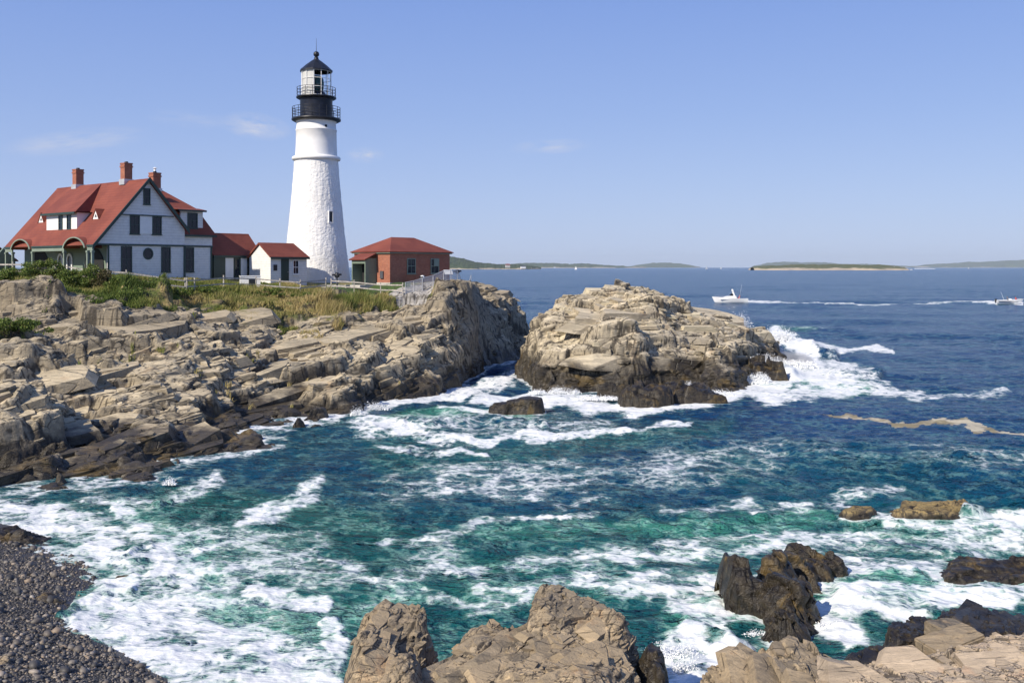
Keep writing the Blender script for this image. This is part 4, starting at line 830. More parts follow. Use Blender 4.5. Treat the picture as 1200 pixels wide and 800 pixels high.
def seamat():
    t = NT('sea_water'); p = t.position(); fo = t.attr('foam'); gr = t.attr('green'); ke = t.attr('kelp')
    # broken lace of foam: cell walls torn by noise, at three sizes
    w = t.mix(.5, p, t.mix(.6, t.noise(p, .8, 4, .6, 0, True), t.noise(p, 2.6, 3, .6, 0, True)))
    wq = t.scaled(w, (1.0, 1.0, .2), rot=(0, 0, R(12)))
    def lace(sc, wd): return t.ramp(t.vor(wq, sc, 'DISTANCE_TO_EDGE'), 0, wd, 1, 0)
    l1, l2, l3 = lace(.85, .30), lace(2.3, .34), lace(5.5, .40)
    nb = t.noise(w, .55, 6, .62, .5); nf = t.noise(w, 3.2, 6, .68, .4)
    tex = t.math('ADD', t.math('ADD', t.math('MULTIPLY', l1, .30), t.math('MULTIPLY', l2, .26)), t.math('ADD', t.math('MULTIPLY', l3, .22), t.math('ADD', t.math('MULTIPLY', nb, .42), t.math('MULTIPLY', nf, .34))))
    s = t.math('ADD', t.math('MULTIPLY', fo, 1.30), t.math('MULTIPLY', t.math('SUBTRACT', tex, .68), 1.5))
    mask = t.math('MULTIPLY', t.ramp(s, .58, 1.48), .96)
    mask = t.math('MULTIPLY', mask, t.ramp(fo, .04, .22))
    nn = t.noise(p, .07, 4, .6)
    deep = t.mix(t.ramp(nn, .35, .65), (.0015, .040, .145), (.0025, .050, .140))
    body = t.mix(t.ramp(gr, .0, .55), deep, (.010, .098, .100)); body = t.mix(t.ramp(gr, .45, 1.0), body, (.05, .23, .18))
    body = t.mix(t.math('MULTIPLY', t.ramp(s, .25, .75), t.ramp(gr, .2, .9, .25, .75)), body, (.26, .50, .43))
    c = t.mix(mask, body, t.mix(t.ramp(nf, .35, .65), (.70, .74, .74), (.88, .88, .86)))
    kn = t.math('MULTIPLY', t.ramp(t.math('ADD', ke, t.math('MULTIPLY', t.math('SUBTRACT', t.math('ADD', t.math('MULTIPLY', nf, .7), t.math('MULTIPLY', l2, .35)), .5), 1.6)), .30, .90), t.ramp(ke, .02, .2, 0, .88))
    c = t.mix(kn, c, t.mix(t.ramp(nb, .45, .55), (.30, .25, .14), (.56, .50, .36)))
    t.P('Base Color', c); m2 = t.math('MAXIMUM', mask, kn)
    t.P('Roughness', t.ramp(m2, 0, 1, .17, .75)); t.P('IOR', 1.333); t.P('Specular IOR Level', t.ramp(m2, 0, 1, .13, .2))
    ws = t.scaled(p, (.55, 1.0, 1.0), rot=(0, 0, R(-20)))
    fs = t.ramp(m2, .1, .8, 1, .22); b = t.bump(t.noise(t.scaled(p, (.35, 1, 1), rot=(0, 0, R(-8))), .11, 3, .6, .4), t.math('MULTIPLY', fs, .4), 3.5); b = t.bump(t.noise(ws, .35, 5, .62, .3), fs, 3.0, b); b = t.bump(t.noise(ws, 1.7, 5, .66, .2), fs, .5, b); b = t.bump(t.noise(p, 7, 4, .6), t.math('MULTIPLY', fs, .55), .03, b)
    b = t.bump(t.math('ADD', mask, t.math('MULTIPLY', nf, .5)), .3, .04, b)
    t.P('Normal', b); return t.m
M['sea'] = seamat()
sea = np_mesh('sea', np.stack([SX + DX, SY + DY, Z], -1).reshape(-1, 3), q4, M['sea'], attrs={'foam': foam.ravel(), 'green': green.ravel(), 'kelp': kelp.ravel()}, smooth=True)
tag(sea, kind='structure')
# the sea bed and land beyond the sheet, so that the ground is closed below the horizon
sb = MB(); sb.add([(-31000, -100, -6), (31000, -100, -6), (31000, 30200, -6), (-31000, 30200, -6)], [(0, 1, 2, 3)]); tag(sb.build('sea_bed', simple('sea_bed_rock', (.02, .05, .06), .9)), kind='structure')

# ------------------------------------------------------------------ spray thrown up by the surf
def spray(name, plumes, mat, rs):
    g = np.random.default_rng(rs); Pn, Sn = [], []
    for (c, w, h, n, s0, lean) in plumes:
        u = g.normal(0, 1, n); v = g.normal(0, .5, n); jets = g.uniform(-1, 1, 22); jh = g.uniform(.4, 1, 22)
        j = g.integers(0, 22, n); x = (jets[j] * .8 + u * .16) * w
        hh = h * jh[j] * np.sqrt(np.clip(1 - (x / w / 1.25) ** 2, 0.02, 1)); tt = g.beta(1.0, 2.1, n)
        z = tt * hh * 1.15; x = x + (tt ** 1.6) * lean * h + g.normal(0, .07, n) * h * tt
        Pn.append(np.stack([c[0] + x, c[1] + v * w * .35, c[2] + z], 1)); Sn.append(s0 * g.lognormal(0, .5, n) * (1.35 - .8 * tt))
    return scatter_lumps(name, np.concatenate(Pn), np.concatenate(Sn), mat, squash=(.6, 1), rs=rs)
tm = NT('white_spray'); tm.P('Base Color', (.88, .90, .91)).P('Roughness', .8).P('Subsurface Weight', 0.0); M['spray'] = tm.m
sp = [(W(905, 402, .2)[:2] + (0,), 3.2, 2.6, 9000, .055, .12), ((24.4, 107, .8), 1.5, 5.2, 22000, .050, .05), ((26.6, 106, .5), 1.9, 3.4, 16000, .052, .1), ((25.6, 105.5, .3), 2.6, 2.2, 12000, .055, .1), ((28.8, 103, .1), 2.6, 1.1, 5000, .06, .2), ((23.2, 93.5, 0), 1.2, 2.3, 11000, .045, -.1), ((24.8, 97, 0), 1.6, 2.0, 9000, .05, .1), ((22.0, 90.0, 0), 1.3, 1.1, 5000, .045, 0)]
sp = [(c_, w_, h_, int(n_ * 1.5), s_ * .72, l_) for (c_, w_, h_, n_, s_, l_) in sp]
tag(spray('spray', sp, M['spray'], 3), kind='stuff')
def mist(name, lumps, density, rs):
    g = np.random.default_rng(rs); vs, fs = [], []; o_ = 0
    import bmesh
    bm = bmesh.new()
    for (c_, r_, h_) in lumps:
        r = bmesh.ops.create_icosphere(bm, subdivisions=3, radius=1); 
        for v in r['verts']:
            p_ = np.array(v.co[:]); k_ = 1 + .35 * float(fbm(np.array([p_[0] * 1.7 + c_[0]]), np.array([p_[2] * 1.7 + p_[1]]), rs, 3)[0])
            v.co = (c_[0] + p_[0] * r_ * k_, c_[1] + p_[1] * r_ * .7 * k_, c_[2] + max(-.3, p_[2]) * h_ * k_)
    me = bpy.data.meshes.new(name); bm.to_mesh(me); bm.free(); m = bpy.data.materials.new(name); m.use_nodes = True; n = m.node_tree.nodes; n.clear()
    ou = n.new('ShaderNodeOutputMaterial'); pv = n.new('ShaderNodeVolumePrincipled'); pv.inputs['Color'].default_value = (.97, .98, 1, 1); pv.inputs['Density'].default_value = density; m.node_tree.links.new(pv.outputs[0], ou.inputs['Volume'])
    me.materials.append(m); o = bpy.data.objects.new(name, me); C.objects.link(o); return tag(o, kind='stuff')
mist('spray_mist', [((24.4, 107, 1.5), 1.5, 3.6), ((26.8, 106, 1.0), 2.0, 2.4), ((29.2, 104.5, .4), 2.4, 1.3)], .55, 5)
mist('surf_mist', [((23.2, 93.3, .3), 1.0, 1.6), ((25.0, 97.2, .3), 1.5, 1.5)], .6, 6)
sp2 = [(W(660, 461) , 1.4, .7, 1500, .035, .1), (W(700, 468), 1.8, .45, 1200, .035, .1), (W(810, 458), .8, .9, 1200, .035, .0), (W(845, 464), 1.2, .6, 1200, .035, .1), (W(630, 462), .8, .5, 800, .035, 0), (W(440, 480), 1.0, .8, 900, .03, .1), (W(418, 488), .6, .9, 600, .03, .1), (W(198, 568), .35, .5, 250, .025, .1)]
sp2 = [(c_, w_, h_, int(n_ * 2.2), s_ * .6, l_) for (c_, w_, h_, n_, s_, l_) in sp2]
tag(spray('surf_spray', sp2, M['spray'], 4), kind='stuff')
sp3 = [(W(788, 770), .7, .55, 1500, .012, -.1), (W(800, 790), .5, .6, 1200, .011, .1), (W(890, 745), .45, .25, 600, .010, .1), (W(972, 735), .5, .25, 700, .010, .1), (W(950, 712), .5, .3, 700, .010, .1), (W(865, 690), .35, .2, 400, .010, -.1), (W(70, 735), .5, .18, 500, .012, .1), (W(1050, 700), 1.2, .18, 700, .010, .1), (W(1100, 688), .8, .2, 600, .010, .1)]
tag(spray('foam_flecks', sp3, M['spray'], 6), kind='stuff')
# ------------------------------------------------------------------ buildings
def win(parent, face, pos, a0, a1, z0, z1, name='window', mat='green', fr=.09, mull=True, sill=True, pane='window'):
    """a framed window standing on a wall; its glass is a child"""
    m = MB(); q = (lambda a, d, z: (a, pos - d, z)) if face == 'y' else (lambda a, d, z: (pos - d, a, z))
    def bx(a, b, c, d, t): 
        p, r = q(a, 0.0, c), q(b, t, d); m.box(tuple(min(i, j) for i, j in zip(p, r)), tuple(max(i, j) for i, j in zip(p, r)))
    bx(a0, a0 + fr, z0, z1, .07); bx(a1 - fr, a1, z0, z1, .07); bx(a0 + fr, a1 - fr, z1 - fr, z1, .068); bx(a0 + fr, a1 - fr, z0, z0 + fr, .068)
    if mull:
        zc = (z0 + z1) / 2; bx(a0 + fr, a1 - fr, zc - .03, zc + .03, .05)
        ac = (a0 + a1) / 2; bx(ac - .015, ac + .015, z0 + fr, zc - .03, .035); bx(ac - .015, ac + .015, zc + .03, z1 - fr, .035)
    if sill: bx(a0 - .06, a1 + .06, z0 - .07, z0 - .002, .12)
    o = m.build(name, M[mat], parent)
    g = MB(); p, r = q(a0 + fr * .5, .004, z0 + fr * .5), q(a1 - fr * .5, .016, z1 - fr * .5)
    g.box(tuple(min(i, j) for i, j in zip(p, r)), tuple(max(i, j) for i, j in zip(p, r))); g.build('pane', M[pane], o)
    return o
def strip(m, pts, t, h, axis=(0, 0, -1)):
    """trim board following a 3D polyline: height h below the line, thickness t towards -y"""
    for a, b in zip(pts[:-1], pts[1:]):
        a, b = np.array(a, float), np.array(b, float); d = np.array(axis, float) * h
        m.poly([a, b, b + d, a + d], (0, -1, 0), t)
    return m
PH = R(50)
# keeper's house ------------------------------------------------
hx, hy = -40.5 * .9375, 90.0; hzb = H - .9375 * 1.0
house = empty('keepers_house', (hx, hy, hzb), PH, "large white keeper's house with steep red roof, dark green trim and a gabled front", 'house'); house.scale = (.9375,) * 3
def HW(x, y, z): return (-40.5 + .643 * x - .766 * y, 96 + .766 * x + .643 * y, 9.5 + z)   # local to the 96 m frame
def slope_pt(px, py, z0=3.15, k=1.16):
    kx = (px - 600) / F; ky = (py - 313) / F
    # X = kx*Y ; H - Z = ky*Y
    A = np.array([[.643 - kx * .766, -.766 - kx * .643], [-k - ky * .766, -ky * .643]]); b = np.array([kx * 96 + 40.5, ky * 96 - (H - 9.5 - z0)])
    x, y = np.linalg.solve(A, b); return x, y, z0 + k * x
w = MB()
w.poly([(.35, 0, 3.25), (10, 0, 3.25), (10, 0, 4.95), (5.85, 0, 9.75), (.35, 0, 3.42)], (0, 1, 0), .22)
w.build('gable_wall', M['shingle_wall'], house)
w = MB(); w.box((1.67, .06, -1.2), (10, .3, 3.2)); w.box((10, 1.0, -1.2), (13.8, 1.2, 3.2)); w.box((9.9, .94, 3.26), (13.9, 1.2, 4.5)); w.box((13.6, 1.2, -1.2), (13.78, 12, 4.5))
w.build('wall', M['siding'], house)
w = MB(); w.box((2.0, .3, -1.2), (2.2, 18.9, 5.3)); w.box((2.2, 18.7, -1.2), (13.6, 18.9, 4.9)); w.box((9.8, 12, -1.2), (10, 18.7, 4.9)); w.build('porch_wall', M['green_wall'], house)
tr = MB(); tr.box((.3, -.07, 3.14), (10.05, -.002, 3.3)); tr.box((9.95, .86, 3.14), (13.95, .94, 3.3)); tr.box((9.9, -.06, -1.2), (10.08, .055, 3.14)); tr.box((13.72, .9, -1.2), (13.88, .998, 3.14))
tr.box((1.6, -.02, -1.2), (1.76, .058, 3.14)); tr.box((3.85, -.06, 7.35 - 1.2), (7.9, -.002, 6.26)); tr.build('trim_board', M['green'], house)
tr = MB(); strip(tr, [(-.15, -.34, 3.12), (5.85, -.34, 10.06), (10.35, -.34, 4.85)], .09, .42); 
tr.build('rake_board', M['green'], house)
for p_, q_ in (((10.2, .62, 4.22), (14.2, .7, 4.42)), ((14.2, .6, 4.22), (14.28, 12, 4.42)), ((9.8, .72, 6.86), (13.1, .79, 7.04)), ((1.0, 5.6, 6.4), (1.12, 13.0, 6.6)), ((-.1, 5.75, 3.0), (-.02, 12.7, 3.18)), ((-.1, 17.4, 3.0), (-.02, 19.2, 3.18)), ((-.1, -.25, 3.0), (-.02, .95, 3.18)), ((3.0, -.15, 6.15), (8.65, -.03, 6.24))):
    tr = MB(); tr.box(p_, q_); tr.build('eave_board', M['green'], house)
rf = MB()
rf.slab([(0, -.36, 3.15), (0, 19.3, 3.15), (5.85, 19.3, 9.94), (5.85, -.36, 9.94)], .16); rf.slab([(5.85, -.36, 9.945), (5.85, 19.3, 9.945), (10.25, 19.3, 4.85), (10.25, -.36, 4.85)], .16)
rf.slab([(1.15, 5.6, 6.62), (1.15, 13.0, 6.62), (5.85, 15.5, 9.96), (5.85, 13.2, 9.97)], .12)
rf.add([(1.15, 5.6, 6.62), (5.85, 13.2, 9.97), (5.85, 9.3, 9.95), (3.05, 6.3, 6.70)], [(0, 1, 2), (0, 2, 3)])
rf.add([(1.15, 5.6, 6.60), (1.15, 13.0, 6.60), (3.1, 13.0, 6.61), (3.1, 5.6, 6.61)], [(0, 1, 2, 3)])
# right wing: steep lower slopes, shallower hip above
rf.slab([(9, .68, 4.42), (14.25, .68, 4.42), (12.9, 2.2, 7.2), (9, 2.2, 7.2)], .1); rf.slab([(14.25, .68, 4.42), (14.25, 12.4, 4.42), (12.9, 11, 7.2), (12.9, 2.2, 7.2)], .1)
rf.slab([(6.5, 2.15, 7.2), (12.95, 2.15, 7.2), (11, 6, 9.35), (6.5, 6, 9.35)], .1); rf.slab([(12.95, 2.15, 7.2), (12.95, 10.5, 7.2), (11, 6.6, 9.35), (11, 6, 9.35)], .1)
rf.slab([(6.5, 6.6, 9.35), (11, 6.6, 9.35), (12.95, 10.5, 7.2), (6.5, 10.5, 7.2)], .1)
rf.slab([(9.8, .74, 7.05), (13.12, .74, 7.05), (13.12, 2.3, 7.30), (9.8, 2.3, 7.30)], .09)
roof = rf.build('roof', M['roof'], house)
# eyebrow arches over the porch
for yc in (3.35, 15.1):
    pr = [(2.4 * math.cos(a), 2.55 + 1.45 * math.sin(a)) for a in np.linspace(R(14), R(166), 19)]
    m = MB()
    for (a, b), (c, d) in zip(pr[:-1], pr[1:]):
        m.slab([(-.12, yc + a, b), (-.12, yc + c, d), (1.6, yc + c, d), (1.6, yc + a, b)], .08)
    m.build('eyebrow_roof', M['roof'], house)
    m = MB()
    for (a, b), (c, d) in zip(pr[:-1], pr[1:]):
        m.poly([(-.13, yc + a, b - .02), (-.13, yc + c, d - .02), (-.13, yc + c * .91, 2.55 + (d - 2.55) * .91), (-.13, yc + a * .91, 2.55 + (b - 2.55) * .91)], (-1, 0, 0), .07)
    m.build('arch_trim', M['sage'], house)
    m = MB(); m.poly([(1.92, yc + math.cos(a) * 1.9, 1.2 + 1.7 * math.sin(a)) for a in np.linspace(0, math.pi, 14)] + [(1.92, yc - 1.9, -.6), (1.92, yc + 1.9, -.6)], (1, 0, 0), .05); m.build('porch_arch_shade', M['dark'], house)  # near-black sheet on the porch wall, stands for the shade inside the arch
for y0_, y1_ in ((-.1, 1.0), (5.7, 12.75), (17.4, 19.1)): m = MB(); m.box((.02, y0_, 2.62), (.16, y1_, 3.0)); m.build('porch_beam', M['sage'], house)
for yc in (.1, 1.0, 5.75, 12.7, 17.4, 19.0):
    m = MB(); m.box((0.0, yc - .11, -1.2), (.22, yc + .11, 2.62)); m.box((-.05, yc - .17, 2.42), (.27, yc + .17, 2.60)); m.build('porch_post', M['sage'], house)
for yc in (8.4, 10.4):
    m = MB(); outer = [(1.96, yc + .62 * math.cos(a), 1.7 + .75 * math.sin(a)) for a in np.linspace(0, math.pi, 14)]; inner = [(1.96, yc + .40 * math.cos(a), 1.7 + .5 * math.sin(a)) for a in np.linspace(0, math.pi, 14)]
    for i in range(13): m.poly([outer[i], outer[i + 1], inner[i + 1], inner[i]], (-1, 0, 0), .1)
    m.box((1.86, yc - .62, -.3), (1.96, yc - .40, 1.7)); m.box((1.86, yc + .40, -.3), (1.96, yc + .62, 1.7)); o = m.build('arched_window', M['white'], house)
    g = MB(); g.poly(inner + [(1.96, yc - .4, -.3), (1.96, yc + .4, -.3)], (-1, 0, 0), .02); g.build('pane', M['window'], o)
# left dormer
dm = MB(); dm.box((1.5, 6.0, 4.55), (1.68, 12.6, 6.55)); dm.poly([(1.68, 6.0, 5.0), (3.0, 6.0, 6.55), (1.68, 6.0, 6.55)], (0, 1, 0), .14); dm.poly([(1.68, 12.46, 5.0), (3.0, 12.46, 6.55), (1.68, 12.46, 6.55)], (0, 1, 0), .14)
do = dm.build('dormer', M['white'], house)
for a in (7.2, 9.0, 10.7):
    if a == 10.7: continue
    win(do, 'x', 1.5, a, a + .85, 4.85, 6.35, sill=False)
for (px, py) in ((112.5, 257), (48.5, 261)):
    x, y, z = slope_pt(px, py + 0); m = MB()
    m.poly([(x - .02, y - .62, z + .02), (x - .02, y + .62, z + .02), (x - .02, y, z + .95)], (1, 0, 0), .07); o = m.build('roof_vent', M['white'], house)
    m = MB(); m.slab([(x - .1, y - .72, z - .02), (x - .1, y, z + 1.08), (x + .98, y, z + 1.08)], .05); m.slab([(x - .1, y + .72, z - .02), (x - .1, y, z + 1.08), (x + .98, y, z + 1.08)], .05); m.build('vent_roof', M['roof'], o)
    m = MB(); m.poly([(x - .035, y - .22, z + .22), (x - .035, y + .22, z + .22), (x - .035, y, z + .55)], (-1, 0, 0), .01); m.build('louvre', M['iron'], o)
# windows of the front
win(house, 'y', 0, 5.35, 6.1, 7.3, 8.95); 
win(house, 'y', 0, 3.9, 4.95, 4.3, 6.14); win(house, 'y', 0, 6.3, 7.35, 4.3, 6.14)
m = MB(); m.box((4.96, -.05, 4.35), (6.29, -.005, 6.1)); m.build('window_panel', M['white'], house)
win(house, 'y', .06, 3.0, 4.15, .5, 3.08); win(house, 'y', .06, 7.35, 8.4, .5, 3.08); win(house, 'y', 1.0, 10.6, 11.7, .5, 3.08)
m = MB(); pr = [(5.9 + .55 * math.cos(a), 2.35 + .6 * math.sin(a)) for a in np.linspace(0, 2 * math.pi, 25)]
for (a, b), (c, d) in zip(pr[:-1], pr[1:]): m.poly([(a, .056, b), (c, .056, d), (5.9 + (c - 5.9) * .8, .056, 2.35 + (d - 2.35) * .8), (5.9 + (a - 5.9) * .8, .056, 2.35 + (b - 2.35) * .8)], (0, -1, 0), .07)
o = m.build('round_window', M['green'], house); m = MB(); m.poly([(5.9 + (a - 5.9) * .82, .056, 2.35 + (b - 2.35) * .82) for a, b in pr[:-1]], (0, -1, 0), .012); m.build('pane', M['window'], o)
dm = MB(); dm.box((10.2, 1.1, 4.75), (12.85, 1.3, 7.0)); dm.poly([(12.67, 1.3, 5.4), (12.67, 2.15, 7.0), (12.67, 1.3, 7.0)], (1, 0, 0), .16); do = dm.build('dormer', M['siding'], house); win(do, 'y', 1.1, 11.0, 12.2, 5.1, 6.75)
def chimney(parent, x, y, z0, z1, s=.85, cap=False):
    m = MB(); m.box((x - s / 2, y - s / 2, z0), (x + s / 2, y + s / 2, z1)); m.box((x - s / 2 - .06, y - s / 2 - .06, z1 - .45), (x + s / 2 + .06, y + s / 2 + .06, z1 - .28)); m.box((x - s / 2 - .04, y - s / 2 - .04, z1 - .12), (x + s / 2 + .04, y + s / 2 + .04, z1 + .02))
    o = m.build('chimney', M['brick'], parent); m = MB(); m.box((x - s / 2 - .1, y - s / 2 - .1, z0 - .3), (x + s / 2 + .1, y + s / 2 + .1, z0 + .28)); m.build('flashing', M['rail_metal'], o)
    m = MB(); m.tube((x, y, z1), (x, y, z1 + .18), .2, .17, 10); m.build('flue', M['black'], o)
    if cap: m = MB(); m.tube((x, y, z1 + .19), (x, y, z1 + .5), .13, .13, 10); m.tube((x, y, z1 + .5), (x, y, z1 + .62), .26, .05, 10); m.build('chimney_cap', M['white'], o)
    return o
chimney(house, 5.85, 4.2, 9.8, 11.75); chimney(house, 5.85, 14.5, 9.8, 11.75); chimney(house, 10.3, 6.3, 9.25, 11.2, .9, True)
# low red-roofed passage --------------------------------------------------
def shed(name, label, cx, cy, zb, L, dp, ze, zr, wall, ridge0=0.0, ridge1=0.0, ov=.25, x_ov=(.2, .2)):
    """cx, cy: the left front corner of the eave; local x runs along the front, y goes back"""
    e = empty(name, (cx, cy, zb), PH, label, 'building'); m = MB()
    m.box((x_ov[0], ov, -.8), (L - x_ov[1], ov + .18, ze - .05)); m.box((x_ov[0], 2 * dp - ov - .18, -.8), (L - x_ov[1], 2 * dp - ov, ze - .05))
    for x in (x_ov[0], L - x_ov[1] - .16): m.poly([(x, ov + .18, -.8), (x, 2 * dp - ov - .18, -.8), (x, 2 * dp - ov - .18, ze + .05), (x, dp, zr - .2), (x, ov + .18, ze + .05)], (1, 0, 0), .16)
    m.build('wall', wall, e); r = MB()
    r.slab([(0, 0, ze), (L, 0, ze), (L - ridge1, dp, zr), (ridge0, dp, zr)], .12); r.slab([(ridge0, dp, zr + .005), (L - ridge1, dp, zr + .005), (L, 2 * dp, ze), (0, 2 * dp, ze)], .12)
    r.build('roof', M['roof'], e); g = MB(); g.box((.02, -.06, ze - .22), (L - .02, -.003, ze - .02)); g.build('gutter', M['green'], e)
    return e
pas = shed('passage_building', 'low passage with red roof and dark green walls joining the house to the small shed', -30.3, 101.1, 9.2, 5.95, 2.0, 2.52, 4.85, M['green'], 0, .35)
for a, b in ((1.55, 2.5), (3.4, 4.15)):
    m = MB(); m.box((a, .2, -.5), (b, .246, 2.25)); m.build('wall_panel', M['white'], pas)
m = MB(); m.box((4.75, .2, -.5), (5.7, .246, 2.35)); m.build('wall_panel', M['white'], pas)
win(pas, 'y', .25, 2.6, 3.3, .3, 2.2); win(pas, 'y', .25, 4.2, 4.72, .7, 2.2)
shd = shed('small_shed', 'small white shed with red roof and green door against the lighthouse foot', -24.5, 101.0, 9.05, 5.0, 2.05, 2.5, 3.98, M['siding'], 0, .55)
m = MB(); m.box((1.5, .18, -.3), (2.45, .246, 2.3)); d = m.build('door', M['green'], shd); m = MB(); m.tube((2.32, .14, .95), (2.32, .18, .95), .04); m.build('handle', M['rail_metal'], d)
win(shd, 'y', .25, 2.95, 3.75, .7, 2.2, mat='white')
m = MB(); m.box((.55, .18, 1.1), (.98, .246, 1.7)); m.build('notice_board', M['black'], shd)
# white cabinet by the passage
cab = empty('utility_cabinet', (*P(293, 0, 96.5)[:2], hz(*P(293, 0, 96.5)[:2])), R(20), 'white utility cabinet with a dark grille standing before the passage building', 'cabinet')
m = MB(); m.box((-.95, -.35, -.3), (.95, .35, 1.15)); m.box((-1.0, -.4, 1.15), (1.0, .4, 1.22)); m.build('housing', M['white'], cab); m = MB(); m.box((-.15, -.40, .15), (.45, -.352, .95)); m.build('grille', M['black'], cab)
# red brick building ------------------------------------------------------
bk = empty('brick_building', (-12.25, 100.0, 8.66), PH, 'low square red brick building with hipped red roof near the cliff end', 'building')
L1, L2, BH = 8.67, 5.4, 3.25
m = MB(); m.box((0, 0, -.3), (L1, .3, BH)); m.box((0, L2 - .3, -.3), (L1, L2, BH)); m.box((0, .3, -.3), (.3, L2 - .3, BH)); m.box((L1 - .3, .3, -.3), (L1, L2 - .3, BH)); m.build('wall', M['brick'], bk)
m = MB(); m.box((-.08, -.08, -.6), (L1 + .08, L2 + .08, .28)); m.build('foundation', M['concrete'], bk)
m = MB(); m.box((-.2, -.2, BH - .02), (L1 + .2, L2 + .2, BH + .14)); m.build('cornice', M['sage'], bk)
o_ = .32; r = MB(); zE, zR = BH + .16, BH + 1.72; a_, b_ = (L2 / 2, L2 / 2, zR), (L1 - L2 / 2, L2 / 2, zR)
r.slab([(-o_, -o_, zE), (L1 + o_, -o_, zE), b_, a_], .08); r.slab([(L1 + o_, L2 + o_, zE), (-o_, L2 + o_, zE), a_, b_], .08); r.slab([(-o_, L2 + o_, zE), (-o_, -o_, zE), a_], .08); r.slab([(L1 + o_, -o_, zE), (L1 + o_, L2 + o_, zE), b_], .08)
r.build('roof', M['roof'], bk)
win(bk, 'y', 0, 2.35, 3.55, 1.15, 2.75, mat='sage'); w2 = win(bk, 'y', 0, 5.75, 7.0, 1.15, 2.75, mat='sage')
m = MB(); m.box((6.2, -.09, 1.95), (6.95, -.02, 2.72)); m.build('broken_shutter', M['sage'], w2)
# green entry with its own little red roof on the lit side
m = MB(); m.box((-1.5, 2.0, -.3), (-.003, 2.12, 2.75)); m.box((-1.5, 3.95, -.3), (-.003, 4.07, 2.75)); m.box((-1.5, 2.12, 2.2), (-1.4, 3.95, 2.62)); en = m.build('entry', M['green_wall'], bk)
m = MB(); m.slab([(-1.75, 1.8, 2.62), (-1.75, 4.27, 2.62), (-.01, 4.27, 3.35), (-.01, 1.8, 3.35)], .1); m.build('entry_roof', M['roof'], en); m = MB(); m.box((-.25, 2.2, -.2), (-.1, 3.9, 2.2)); m.build('door', M['dark'], en)
m = MB(); m.box((-2.3, 1.9, -.25), (-.1, 4.2, .04)); m.build('step', M['concrete'], bk)
m = MB(); m.box((-.14, .9, .7), (-.003, 1.35, 1.45)); m.build('meter_box', M['iron'], bk)
# little roof at the left edge of the picture
lf = shed('outbuilding', 'small outbuilding with a red roof cut by the left edge of the picture', *P(-78, 0, 104)[:2], 9.3, 7.0, 2.0, 1.9, 3.4, M['green_wall'], 0, .8)
lf.rotation_euler[2] = R(-12)
# ------------------------------------------------------------------ lighthouse
TXp, TYp = P(370.7, 0, 112)[:2]; tw = empty('lighthouse', (TXp, TYp, 8.5), 0, 'tall tapering white stone lighthouse with a black lantern gallery', 'lighthouse')
def tz(v): return [(r, z - 8.5) for r, z in v]
m = MB(); m.lathe(tz([(3.95, 7.5), (3.82, 8.68), (3.58, 10.6), (3.40, 12.13), (3.22, 13.6), (3.02, 15.4), (2.84, 17.4), (2.66, 19.3), (2.52, 21.0), (2.42, 22.45)]), 96); twr = m.build('tower_shaft', M['tower'], tw)
sub = twr.modifiers.new('sub', 'SUBSURF'); sub.subdivision_type = 'SIMPLE'; sub.levels = sub.render_levels = 2
tex = bpy.data.textures.new('stone_relief', 'CLOUDS'); tex.noise_scale = .36; tex.noise_depth = 3
dsp = twr.modifiers.new('relief', 'DISPLACE'); dsp.texture = tex; dsp.strength = .13; dsp.mid_level = .5; dsp.texture_coords = 'LOCAL'
m = MB(); m.lathe(tz([(2.40, 22.4), (2.66, 22.5), (2.70, 22.72), (2.62, 22.85), (2.33, 22.95)]), 64); m.build('stone_band', M['smooth_white'], tw)
m = MB(); m.lathe(tz([(2.33, 22.85), (2.26, 24.4), (2.24, 25.75), (2.29, 25.8), (2.29, 25.9), (2.22, 25.95), (2.17, 26.6), (2.30, 26.84)]), 64); m.build('upper_shaft', M['smooth_white'], tw)
m = MB(); m.lathe(tz([(0.2, 26.86), (2.45, 26.8), (2.73, 26.95), (2.73, 27.14), (2.6, 27.17), (.2, 27.17)]), 64); m.build('gallery_deck', M['black'], tw)
m = MB(); m.lathe(tz([(1.80, 27.17), (1.80, 29.2), (1.86, 29.32)]), 48); m.lathe(tz([(1.83, 28.1), (1.83, 28.16)]), 48); m.build('watch_room', M['drum'], tw)
m = MB(); m.lathe(tz([(1.2, 29.33), (2.02, 29.34), (2.22, 29.45), (2.22, 29.58), (1.2, 29.6)]), 48); m.build('lantern_deck', M['black'], tw)
def railing(R_, z0, h, n, rows, name, mat='black', rr=.028):
    m = MB(); z0 -= 8.5
    for k in range(rows):
        z = z0 + h * (k + 1) / rows
        for i in range(n * 2):
            a, b = math.pi * i / n, math.pi * (i + 1) / n; m.tube((R_ * math.cos(a), R_ * math.sin(a), z), (R_ * math.cos(b), R_ * math.sin(b), z), rr, n=5)
    for i in range(n): a = 2 * math.pi * i / n; m.tube((R_ * math.cos(a), R_ * math.sin(a), z0), (R_ * math.cos(a), R_ * math.sin(a), z0 + h + .03), rr * 1.15, n=5)
    return m.build(name, M[mat], tw)
railing(2.66, 27.17, 1.22, 20, 4, 'gallery_railing'); railing(2.15, 29.6, 1.0, 16, 3, 'lantern_railing')
NS = 12
def ng(R_, z, off=0): return [(R_ * math.cos(2 * math.pi * (i + off) / NS), R_ * math.sin(2 * math.pi * (i + off) / NS), z - 8.5) for i in range(NS)]
m = MB()
for i in range(NS):
    a, b = ng(1.66, 29.6)[i], ng(1.66, 32.5)[i]; m.tube(a, b, .035, n=6)
for z in (29.68, 30.6, 31.55, 32.42):
    q = ng(1.66, z)
    for i in range(NS): m.tube(q[i], q[(i + 1) % NS], .03, n=6)
m.build('glazing_bars', M['white'], tw)
